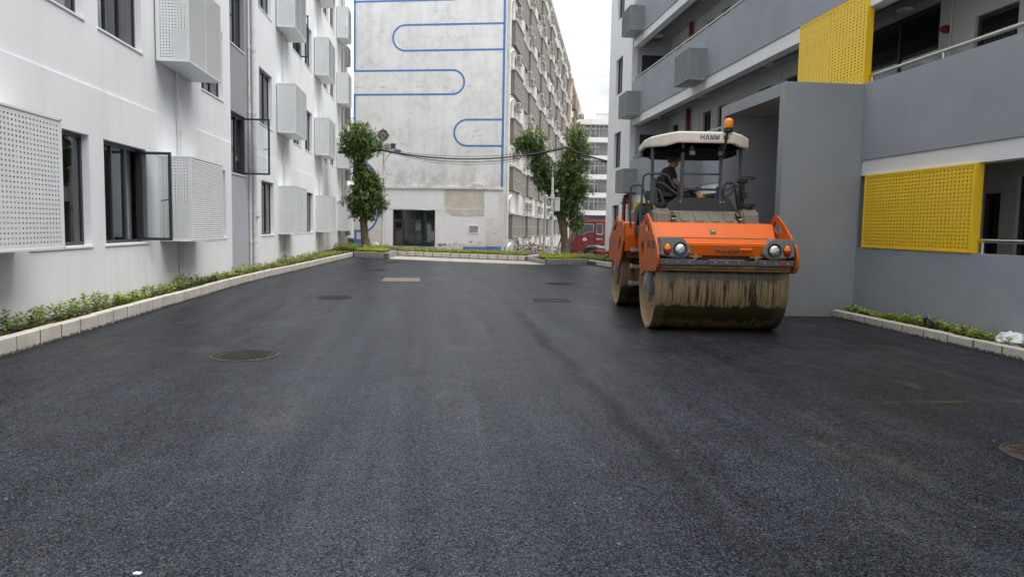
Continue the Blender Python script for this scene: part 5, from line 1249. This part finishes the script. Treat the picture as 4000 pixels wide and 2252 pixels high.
# olive engine cover, ribs, latches, filler tanks
def face(x, f): return (x, .30+.32*f, 1.60+.20*f)
m = MB(); m.prism([(.24,1.585),(.30,1.605),(.62,1.80),(.85,1.81),(.85,1.5),(.24,1.5)], 'x', -.66, .66)
ec = build(m, 'engine_cover', M_OLIVE, RR, bevel=.03, seg=2)
for x in (-.33, -.10, .14, .37):
    m = MB(); m.T = Matrix.Translation((x, .455, 1.702)) @ Matrix.Rotation(R(31.5), 4, 'X'); m.prism([(a_, b_) for a_, b_ in bez([(-.065,-.15),(.065,-.15),(.065,.15),(-.065,.15)], 4)], 'z', -.01, .014); build(m, 'cover_rib', M_OLIVE, ec, bevel=.006)
for x in (-.52, .53):
    m = MB(); m.T = Matrix.Translation((x, .40, 1.675)) @ Matrix.Rotation(R(31.5), 4, 'X'); m.box(-.035, .035, -.19, .16, .0, .035); m.box(-.05, .05, -.02, .09, .03, .06); lt = build(m, 'cover_latch', M_BLK, ec, bevel=.005)
    m = MB(); m.T = Matrix.Translation((x, .40, 1.675)) @ Matrix.Rotation(R(31.5), 4, 'X'); m.frame('z', .06, .068, -.04, .04, .0, .075, .01); m.box(-.03, .03, -.1, -.06, .036, .045); build(m, 'latch_plate', M_BOLT, ec)
for s in (-1, 1):
    xa, xb = sorted((s*.55, s*.82))
    m = MB(); m.prism([(.28,1.59),(.34,1.78),(.40,1.83),(.66,1.84),(.66,1.5),(.28,1.5)], 'x', xa, xb); tk = build(m, 'water_tank', M_OLIVE, RR, bevel=.035, seg=3)
    m = MB(); m.cyl((s*.69, .5, 1.83), (s*.69, .5, 1.87), .085, n=18); m.cyl((s*.69, .5, 1.87), (s*.69, .5, 1.905), .105, n=18); m.box(s*.69-.12, s*.69+.12, .47, .53, 1.9, 1.92); build(m, 'filler_cap', M_BLK, tk)
m = MB(); m.add([(-.64,.72,1.80),(.58,.72,1.80),(.47,.76,2.02),(-.40,.76,2.02),(-.64,.76,1.80),(.58,.76,1.80),(.47,.80,2.02),(-.40,.80,2.02)], [(0,1,2,3),(7,6,5,4),(0,4,5,1),(1,5,6,2),(2,6,7,3),(3,7,4,0)])
dp = build(m, 'front_dash_panel', M_BLK, RR, bevel=.01)
m = MB()
for x in (-.33, .32, .37): m.cyl((x, .735, 1.95), (x, .725, 1.95), .016, n=8)
build(m, 'screw', M_STEELD, dp)
# platform, centre frame and hydraulics
m = MB(); m.box(-.80, .80, .62, 2.3, 1.38, 1.55); build(m, 'platform_floor', M_BLK, RR, bevel=.01)
m = MB(); m.box(-.58, .58, .7, 2.5, .62, 1.38); m.box(-.75, -.5, 1.2, 1.8, .7, 1.3); build(m, 'centre_frame', M_OR, RR, bevel=.015)
m = MB(); m.box(-.82, -.5, .72, 1.0, 1.45, 1.78); m.box(-.86, -.62, 1.05, 1.5, 1.5, 1.72); m.box(-.9, -.75, .62, .9, 1.3, 1.55); m.cyl((-.9, 1.6, 1.72), (-.6, 1.6, 1.72), .17, n=18); m.box(-.78, -.6, 1.9, 2.2, 1.5, 1.95); build(m, 'hydraulic_unit', M_BLK, RR, bevel=.015)
for i in range(5):
    m = MB(); m.tube([(-.86+i*.05, .9, 1.55), (-.84+i*.06, .95, 1.72+.03*i), (-.7+i*.05, 1.1, 1.78), (-.6, 1.2, 1.6)], .018, 6); build(m, 'hydraulic_hose', M_BLK, RR, True)
for z, y in ((1.15, 1.15), (.87, 1.2), (.58, 1.28)):
    m = MB(); m.box(-1.0, -.68, y, y+.26, z-.035, z); m.box(-1.0, -.98, y, y+.26, z, z+.03)
    for k in range(3): m.box(-.95+k*.09, -.91+k*.09, y+.02, y+.24, z, z+.012)
    build(m, 'step', M_STEELD, RR)
# rear module
m = MB(); m.prism([(2.3,1.08),(2.3,1.38),(2.36,1.61),(3.3,1.64),(4.1,1.42),(4.28,1.30),(4.28,1.08)], 'x', -.955, .955); build(m, 'rear_hood', M_OR, RR, bevel=.015)
m = MB(); m.box(-.9, .9, 2.62, 2.72, .95, 1.07); build(m, 'scraper', M_SCR, RR)
m = MB(); m.box(-.7, .7, 2.3, 3.6, 1.6, 1.85); build(m, 'rear_engine_cover', M_OLIVE, RR, bevel=.03)
# seat, console, steering wheel
m = MB(); m.prism([(-.62,2.0),(-.66,2.3),(-.60,2.40),(-.52,2.40),(-.46,2.05)], 'y', 1.12, 1.58); st = build(m, 'seat', M_BLK, RR, bevel=.03, seg=2)
m = MB(); m.box(-.62, -.08, 1.1, 1.6, 1.9, 2.02); build(m, 'seat_cushion', M_BLK, st, bevel=.03)
m = MB(); m.box(-.5, -.2, 1.2, 1.5, 1.55, 1.9); m.box(-.6, -.1, .98, 1.08, 2.02, 2.12); build(m, 'seat_base', M_BLK, st, bevel=.02)
m = MB(); m.prism([(.0,1.55),(.06,2.02),(.30,2.06),(.36,1.55)], 'y', 1.0, 1.7); co = build(m, 'steering_console', M_BLK, RR, bevel=.02)
m = MB(); m.tube([(.0+.15*math.cos(a)*.6, 1.35+.17*math.sin(a), 2.14+.15*math.cos(a)*.5) for a in [2*math.pi*k/24 for k in range(24)]], .014, 8, True); m.cyl((.06, 1.35, 2.02), (.0, 1.35, 2.14), .02, n=8); build(m, 'steering_wheel', M_BLK, co, True)
# canopy posts, roof
for s in (-1, 1):
    m = MB(); m.box(s*.31-.025, s*.31+.025, .74, .80, 1.80, 2.90); m.box(s*.31-.05, s*.31+.05, .80, .83, 1.8, 2.2); build(m, 'canopy_post', M_RAIL, RR, bevel=.008)
    m = MB(); m.box(s*.73-.025, s*.73+.025, 1.08, 1.14, 1.5, 2.92); m.box(s*.73-.04, s*.73+.04, 1.0, 1.08, 1.9, 2.34); build(m, 'canopy_post', M_RAIL, RR, bevel=.008)
# roof shell: outline at several heights; rim follows plan, drooping to the rear
plan = [(-.44,.55),(.44,.55),(.62,.70),(.80,.95),(.84,1.4),(.83,1.9),(.76,2.28),(.4,2.36),(-.4,2.36),(-.76,2.28),(-.83,1.9),(-.84,1.4),(-.80,.95),(-.62,.70)]
ztop = [3.045,3.045,3.025,3.0,2.99,2.95,2.87,2.86,2.86,2.87,2.95,2.99,3.0,3.025]
zbot = [2.865,2.865,2.82,2.83,2.86,2.84,2.78,2.76,2.76,2.78,2.84,2.86,2.83,2.82]
m = MB(); n = len(plan); cx, cy = 0, 1.4
def sc(p, f): return (cx+(p[0]-cx)*f, cy+(p[1]-cy)*f)
rings = [[(*sc(p, .93), zb+.012) for p, zb in zip(plan, zbot)], [(*sc(p, .985), zb) for p, zb in zip(plan, zbot)], [(*sc(p, 1.0), zb+.02) for p, zb in zip(plan, zbot)], [(*sc(p, 1.0), zt-.03) for p, zt in zip(plan, ztop)], [(*sc(p, .988), zt) for p, zt in zip(plan, ztop)], [(*sc(p, .6), 3.055-.03*(sc(p, .6)[1] > 1.6)) for p in plan]]
V = [v for r in rings for v in r]; F = [(k*n+i, k*n+(i+1) % n, (k+1)*n+(i+1) % n, (k+1)*n+i) for k in range(len(rings)-1) for i in range(n)]+[tuple((len(rings)-1)*n+i for i in range(n))]
m.add(V, F); roof = build(m, 'canopy', M_CREAM, RR, bevel=.012)
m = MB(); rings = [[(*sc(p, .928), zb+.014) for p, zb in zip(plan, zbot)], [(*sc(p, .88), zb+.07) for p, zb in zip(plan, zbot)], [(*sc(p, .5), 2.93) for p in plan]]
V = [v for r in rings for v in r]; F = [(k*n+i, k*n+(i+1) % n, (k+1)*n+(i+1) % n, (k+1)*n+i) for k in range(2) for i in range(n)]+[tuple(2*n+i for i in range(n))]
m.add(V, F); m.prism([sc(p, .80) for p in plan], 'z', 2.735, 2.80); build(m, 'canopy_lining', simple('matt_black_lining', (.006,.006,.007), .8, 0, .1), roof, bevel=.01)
letters((.06, .551, 2.958), .078, .066, .0165, .012, .004, simple('slate_print', (.07,.10,.14), .5), roof, 'canopy_lettering')
for x in (-.18, .28):
    m = MB(); m.box(x-.035, x+.035, .70, .76, 2.76, 2.84); m.box(x-.05, x+.05, .66, .74, 2.68, 2.76); wl = build(m, 'work_light', M_BLK, RR, bevel=.01)
    m = MB(); m.box(x-.04, x+.04, .652, .659, 2.69, 2.75); build(m, 'work_light_lens', M_LAMPH, wl)
m = MB(); m.tube([(.29, .62, 2.62), (.31, .56, 2.85), (.335, .54, 3.06)], .02, 8); m.box(.28, .34, .5, .56, 2.93, 2.98); m.lathe([(.075, 0), (.07, .05), (.045, .06), (0, .06)], 'z', (.345, .54, 3.05), 20)
bp_ = build(m, 'beacon_pole', M_BLK, RR, True)
m = MB(); m.lathe([(.06, 3.105), (.068, 3.13), (.071, 3.17), (.064, 3.225), (.045, 3.25), (.02, 3.258), (0, 3.258)], 'z', (.345, .54, 0), 22); m.v = [(v[0]+.02*(v[2]-3.1), v[1], v[2]) for v in m.v]; build(m, 'beacon_lens', M_AMB, bp_, True)
# guard rails
def rl(path, r=.02):
    m = MB(); P = [Vector(p) for p in path]; out = [P[0]]
    for i in range(1, len(P)-1):
        a, b, c = P[i-1], P[i], P[i+1]; d = min(.09, (a-b).length*.45, (c-b).length*.45)
        p, q = b+(a-b).normalized()*d, b+(c-b).normalized()*d
        for j in range(5):
            t = j/4; out.append(p*(1-t)**2+b*2*t*(1-t)+q*t*t)
    out.append(P[-1]); m.tube(out, r, 8); return build(m, 'guard_rail', M_RAIL, RR, True)
rl([(-.93,.98,1.45),(-.90,.96,2.40),(-.52,.90,2.40),(-.40,.88,2.155),(.50,.86,2.155),(.66,.88,2.395),(.96,.95,2.375),(.94,1.2,2.36)])
rl([(-.31,.82,2.40),(.31,.82,2.40)], .016)
rl([(-1.02,1.35,1.52),(-1.04,1.36,1.75),(-1.04,1.35,2.24),(-.86,1.3,2.24),(-.68,1.22,1.6)], .019)
rl([(-.72,1.02,2.26),(-.58,.98,2.26),(-.30,.86,2.03)], .018)
rl([(-.72,1.02,2.16),(-.62,1.0,2.14),(-.48,.92,1.72)], .018)
rl([(.34,.86,2.02),(.5,.9,2.06),(.62,.94,2.22),(.74,1.0,2.26)], .018); rl([(.40,.95,1.85),(.45,1.0,2.28),(.62,1.05,2.28),(.72,1.1,1.85)], .018)
m = MB(); m.box(.70, .78, .98, 1.04, 1.85, 2.32); m.box(.66, .82, .95, 1.06, 2.28, 2.36); m.box(.72, .80, .9, .98, 2.02, 2.14); build(m, 'control_column', M_BLK, RR, bevel=.008)
m = MB(); m.box(-.86, -.80, .88, .92, 1.96, 2.12); build(m, 'rear_mirror', M_BLK, RR, bevel=.006)
# ================================================================ DRIVER
M_SKIN = simple('skin', (.30,.165,.105), .5, var=.1, vscale=8); M_SHIRT = simple('black_cotton', (.016,.016,.02), .85, var=.25, vscale=12, bump=.2, bscale=30)
M_HAIR = simple('black_hair', (.008,.007,.007), .55, var=.3, vscale=60); M_TROU = simple('dark_trousers', (.03,.032,.04), .85, var=.2)
def skin_mesh(name, pts, edges, rad, mat, root=0, lev=2):
    me = bpy.data.meshes.new(name); me.from_pydata(pts, edges, []); o = bpy.data.objects.new(name, me); COL.objects.link(o)
    sk = o.modifiers.new('skin', 'SKIN'); sk.use_smooth_shade = True
    sb = o.modifiers.new('sub', 'SUBSURF'); sb.levels = lev; sb.render_levels = lev
    for i, v in enumerate(me.skin_vertices[0].data):
        r = rad[i]; v.radius = r if isinstance(r, tuple) else (r, r); v.use_root = (i == root)
    bpy.context.view_layer.update()
    out = bpy.data.meshes.new_from_object(o.evaluated_get(bpy.context.evaluated_depsgraph_get())); bpy.data.objects.remove(o)
    out.name = name; out.materials.clear(); out.materials.append(mat); return out
PR = thing('person', 'driver in a black t-shirt sitting sideways under the canopy, looking down to the side', 'person', (4.21, 10.948, 0), R(-6), local=True)
pv = Vector((-.44, 1.34, 2.04))
B = [pv, (-.45,1.34,2.22), (-.43,1.34,2.42), (-.37,1.33,2.54), (-.33,1.32,2.60), (-.31,1.31,2.68), (-.31,1.31,2.76),   # 0-6 spine, neck, head
     (-.42,1.17,2.47), (-.34,1.06,2.26), (-.14,1.05,2.17), (-.06,1.06,2.16),                                      # 7-10 right arm
     (-.42,1.51,2.47), (-.30,1.60,2.28), (-.08,1.50,2.2), (-.01,1.47,2.19),                                         # 11-14 left arm
     (-.38,1.24,2.06), (.0,1.20,2.08), (.05,1.2,1.66), (.15,1.2,1.6), (-.38,1.44,2.06), (.0,1.46,2.08), (.05,1.46,1.66), (.15,1.46,1.6),
     (-.285,1.30,2.60), (-.25,1.295,2.645)]
E_ = [(0,1),(1,2),(2,3),(3,4),(4,5),(5,6),(2,7),(7,8),(8,9),(9,10),(2,11),(11,12),(12,13),(13,14),(0,15),(15,16),(16,17),(17,18),(0,19),(19,20),(20,21),(21,22),(4,23),(5,24)]
rad = [(.13,.15),(.12,.15),(.13,.16),.055,(.06,.065),(.085,.09),(.075,.08),.06,.046,.034,.03,.06,.046,.034,.03,.08,.06,.042,.05,.08,.06,.042,.05,(.045,.04),(.03,.025)]
body = link_mesh('body', skin_mesh('body', [tuple(p) for p in B], E_, rad, M_SKIN), PR)
# fingers closing round the wheel
m = MB()
for hx, hy, hz in ((-.06, 1.06, 2.16), (-.01, 1.47, 2.19)):
    for k in range(4):
        y = hy-.03+k*.02; l = (.9, 1.0, .95, .8)[k]
        m.tube([(hx, y, hz), (hx+.04*l, y, hz+.004), (hx+.065*l, y, hz-.018), (hx+.06*l, y, hz-.04)], [.011, .0105, .009, .007], 7)
    m.tube([(hx-.01, hy-.03, hz), (hx+.015, hy-.055, hz-.012), (hx+.045, hy-.05, hz-.028)], [.013, .011, .008], 7)
build(m, 'fingers', M_SKIN, body, True)
m = MB(); m.prism([(-.232,2.66),(-.205,2.635),(-.232,2.625)], 'y', 1.285, 1.31); m.lathe([(.0,-.01),(.03,-.006),(.034,.004),(.0,.01)], 'y', (-.325,1.222,2.665), 12); build(m, 'nose_and_ear', M_SKIN, body, True)
m = MB(); m.cyl((-.222,1.265,2.675), (-.216,1.263,2.675), .010, n=8); m.cyl((-.222,1.325,2.675), (-.216,1.323,2.675), .010, n=8); build(m, 'eye', M_BLK, body); m = MB(); m.box(-.238, -.222, 1.275, 1.325, 2.595, 2.603); build(m, 'mouth', simple('lips', (.22,.08,.06), .5), body)
SH = [B[0], B[1], B[2], (-.40,1.335,2.50), B[7], (-.36,1.08,2.30), B[11], (-.33,1.575,2.32)]
link_mesh('t_shirt', skin_mesh('t_shirt', [tuple(p) for p in SH], [(0,1),(1,2),(2,3),(2,4),(4,5),(2,6),(6,7)], [(.155,.175),(.155,.185),(.165,.19),(.09,.095),.088,.074,.088,.074], M_SHIRT), PR)
TR = [B[0], B[15], B[16], (.05,1.2,1.72), B[19], B[20], (.05,1.46,1.72)]
link_mesh('trousers', skin_mesh('trousers', [tuple(p) for p in TR], [(0,1),(1,2),(2,3),(0,4),(4,5),(5,6)], [(.145,.165),.095,.075,.06,.095,.075,.06], M_TROU), PR)
m = MB(); n = 20; V = []; rows = [(0, .0), (.35, .06), (.7, .085), (1.0, .098), (1.25, .1)]
for a, r_ in [(0.0, 0), (.4, .045), (.8, .083), (1.2, .104), (1.6, .112), (2.0, .108)]:
    for k in range(n):
        th = 2*math.pi*k/n; V.append((-.325+r_*1.05*math.cos(th), 1.31+r_*math.sin(th), 2.728+.105*math.cos(a)-(.045 if math.cos(th) < .2 else -.005)*(a/1.5)))
m.add(V, [(j*n+k, j*n+(k+1) % n, (j+1)*n+(k+1) % n, (j+1)*n+k) for j in range(5) for k in range(n)]); build(m, 'hair', M_HAIR, PR, True)
# ================================================================ RED TRUCK
M_TR = simple('faded_maroon_paint', (.14,.013,.017), .4, 0, .5, .2, 2, dirt=.3, dirtc=(.25,.15,.12)); M_TRR = simple('sunbleached_red_roof', (.27,.05,.03), .5, 0, .5, .2, 2, dirt=.3, dirtc=(.4,.25,.2))
M_TYRE = simple('dusty_tyre', (.035,.034,.033), .85, var=.3, dirt=.4, dirtc=(.12,.11,.09))
M_TWIN = simple('pale_cab_interior', (.30,.31,.31), .6, var=.5, vscale=3)
TZ = -.79
TK = thing('truck', 'dark red cab-over truck parked behind the white end block, facing left', 'truck', (10, 46, TZ))
def pz(pts): return [(x, z) for x, z in pts]
cab = [(8.72,.05),(8.68,.52),(8.86,.92),(8.98,1.02),(9.16,1.74),(9.2,1.82),(11.0,1.82),(11.0,.35),(10.6,.42),(10.3,.42),(9.75,.40),(9.55,.25),(9.45,.05)]
m = MB(); m.prism(cab, 'y', 46.0, 48.2); cb = build(m, 'cab', M_TR, TK, bevel=.04, seg=2)
m = MB(); m.prism([(9.18,1.815),(9.24,1.98),(9.34,2.04),(11.0,2.06),(11.0,1.815)], 'y', 46.02, 48.18); build(m, 'cab_roof', M_TRR, TK, bevel=.05, seg=2)
m = MB(); m.box(9.12, 9.18, 46.2, 46.24, 2.0, 2.1); m.box(9.16, 10.6, 46.5, 46.55, 2.06, 2.09); build(m, 'roof_bar', M_BLK, TK)
m = MB(); m.prism([(9.0,1.2),(9.22,1.76),(9.98,1.76),(10.04,1.7),(10.02,1.26),(9.6,1.2),(9.35,1.06),(9.06,1.05)], 'y', 45.975, 45.99); w = build(m, 'window', M_TWIN, TK); w['label'] = 'large side window of the door'
M_VG = glass('vehicle_glass', (.75,.8,.8), .8, .03, (.05,.055,.055))
m = MB(); m.prism([(9.06,1.2),(9.26,1.72),(9.97,1.72),(9.98,1.3),(9.58,1.24),(9.33,1.1),(9.1,1.1)], 'y', 45.962, 45.972); build(m, 'pane', M_VG, w)
m = MB(); m.prism([(10.16,1.12),(10.16,1.74),(10.24,1.79),(10.56,1.79),(10.62,1.72),(10.62,1.12),(10.55,1.07),(10.24,1.07)], 'y', 45.975, 45.99); w = build(m, 'window', M_TWIN, TK); w['label'] = 'small rear quarter window'
m = MB(); m.box(10.21, 10.57, 45.962, 45.972, 1.16, 1.73); build(m, 'pane', M_VG, w)
m = MB(); m.add([(8.92,46.12,1.03),(9.10,46.12,1.72),(9.10,48.1,1.72),(8.92,48.1,1.03)], [(0,1,2,3)]); build(m, 'windscreen', M_VG, TK)
m = MB(); m.frame('y', 45.985, 45.998, 8.98, 10.10, .26, 1.80, .012); m.box(10.095, 10.107, 45.985, 45.998, .3, 1.8); dr = build(m, 'door_seam', M_BLK, TK)
m = MB(); m.box(9.82, 10.0, 45.97, 45.995, .80, .87); build(m, 'door_handle', M_BLK, TK, bevel=.008)
wm = simple('white_door_print', (.75,.74,.74), .5)
m = MB(); m.ring([(9.43+.1*math.cos(a), .77+.1*math.sin(a)) for a in [.7+4.9*k/14 for k in range(15)]], [(9.43+.055*math.cos(a), .77+.055*math.sin(a)) for a in [.7+4.9*k/14 for k in range(15)]], 'y', 45.99, 45.997)
m.f = [f for i, f in enumerate(m.f) if i // 4 != 14]; m.m = m.m[:len(m.f)]
m.box(9.46, 9.52, 45.991, 45.996, .74, .84); m.box(9.55, 9.575, 45.991, 45.996, .70, .84); build(m, 'door_emblem', wm, TK)
m = MB()
for i in range(7): m.box(10.2+i*.055, 10.235+i*.055, 45.991, 45.996, .78, .84) if i != 4 else None
build(m, 'door_print', wm, TK)
m = MB(); m.ring([(9.98+.60*math.cos(a), -.26+.62*math.sin(a)) for a in [math.pi*(.06+.88*k/16) for k in range(17)]], [(9.98+.52*math.cos(a), -.26+.54*math.sin(a)) for a in [math.pi*(.06+.88*k/16) for k in range(17)]], 'y', 45.93, 46.2); build(m, 'wheel_arch', M_BLK, TK)
m = MB(); m.box(9.9, 10.15, 45.95, 46.0, .29, .35); build(m, 'side_marker', M_AMB, TK)
m = MB(); m.lathe([(.30, 0), (.46, .02), (.48, .06), (.48, .26), (.46, .30), (.3, .3)], 'y', (9.98, 45.98, -.31), 28); wh = build(m, 'wheel', M_TYRE, TK, True)
m = MB(); m.lathe([(.30, .05), (.27, .03), (.2, .08), (.1, .06), (0, .05)], 'y', (9.98, 45.98, -.31), 20); build(m, 'rim', M_STEELD, wh, True)
m = MB(); m.box(8.66, 9.3, 46.03, 48.17, -.42, .045); m.box(9.0, 9.42, 45.99, 46.1, -.1, .03); build(m, 'bumper', M_TR, TK, bevel=.03)
m = MB(); m.box(9.2, 12.5, 46.2, 48, -.25, .2); build(m, 'chassis', M_BLK, TK)
m = MB(); m.box(8.62, 8.68, 45.98, 46.12, .38, .6); m.tube([(8.7, 46, .6), (8.6, 45.9, .8), (8.62, 45.9, 1.0)], .014, 5); build(m, 'wing_mirror', M_BLK, TK)
# ================================================================ BLACK CAR far left
CZ_ = gz(80)
CR = thing('parked_car', 'black car parked far off behind the corner of the white building', 'car', (-10, 80, CZ_))
z0 = CZ_
bodyp = [(-13.2,.25),(-13.2,.75),(-12.3,.95),(-11.4,1.42),(-10.2,1.45),(-9.2,1.0),(-8.5,.92),(-8.1,.7),(-8.05,.25)]
m = MB(); m.prism([(x, z0+z) for x, z in bodyp], 'y', 80, 81.8); build(m, 'body', simple('black_car_paint', (.015,.015,.018), .2, 0, .6, .1), CR, bevel=.08, seg=3)
m = MB(); m.prism([(x, z0+z) for x, z in [(-12.1,.98),(-11.35,1.36),(-10.25,1.38),(-9.4,1.02)]], 'y', 79.96, 79.99); build(m, 'side_window', M_VG, CR)
for x in (-12.4, -8.9):
    m = MB(); m.lathe([(.2, 0), (.31, .0), (.34, .05), (.34, .2)], 'y', (x, 79.95, z0+.34), 22); wh = build(m, 'wheel', M_TYRE, CR, True)
    m = MB()
    for k in range(5):
        a = 2*math.pi*k/5; m.box(-.02, .02, 0, .02, 0, .2); m.v[-8:] = [(x+v[0]*math.cos(a)-v[2]*math.sin(a), 79.94+v[1], z0+.34+v[0]*math.sin(a)+v[2]*math.cos(a)) for v in m.v[-8:]]
    m.lathe([(.22, .0), (.24, .0), (.24, .03), (.22, .03)], 'y', (x, 79.94, z0+.34), 20); build(m, 'rim', M_STEEL, wh)
m = MB(); m.box(-40, -2, 90, 95, -2, 6); o = build(m, 'boundary_wall', M_FLANK, None, loc=(-20, 92, -2)); tag(o, 'far plain rendered wall beyond the parked black car', 'wall')
bpy.context.view_layer.update()
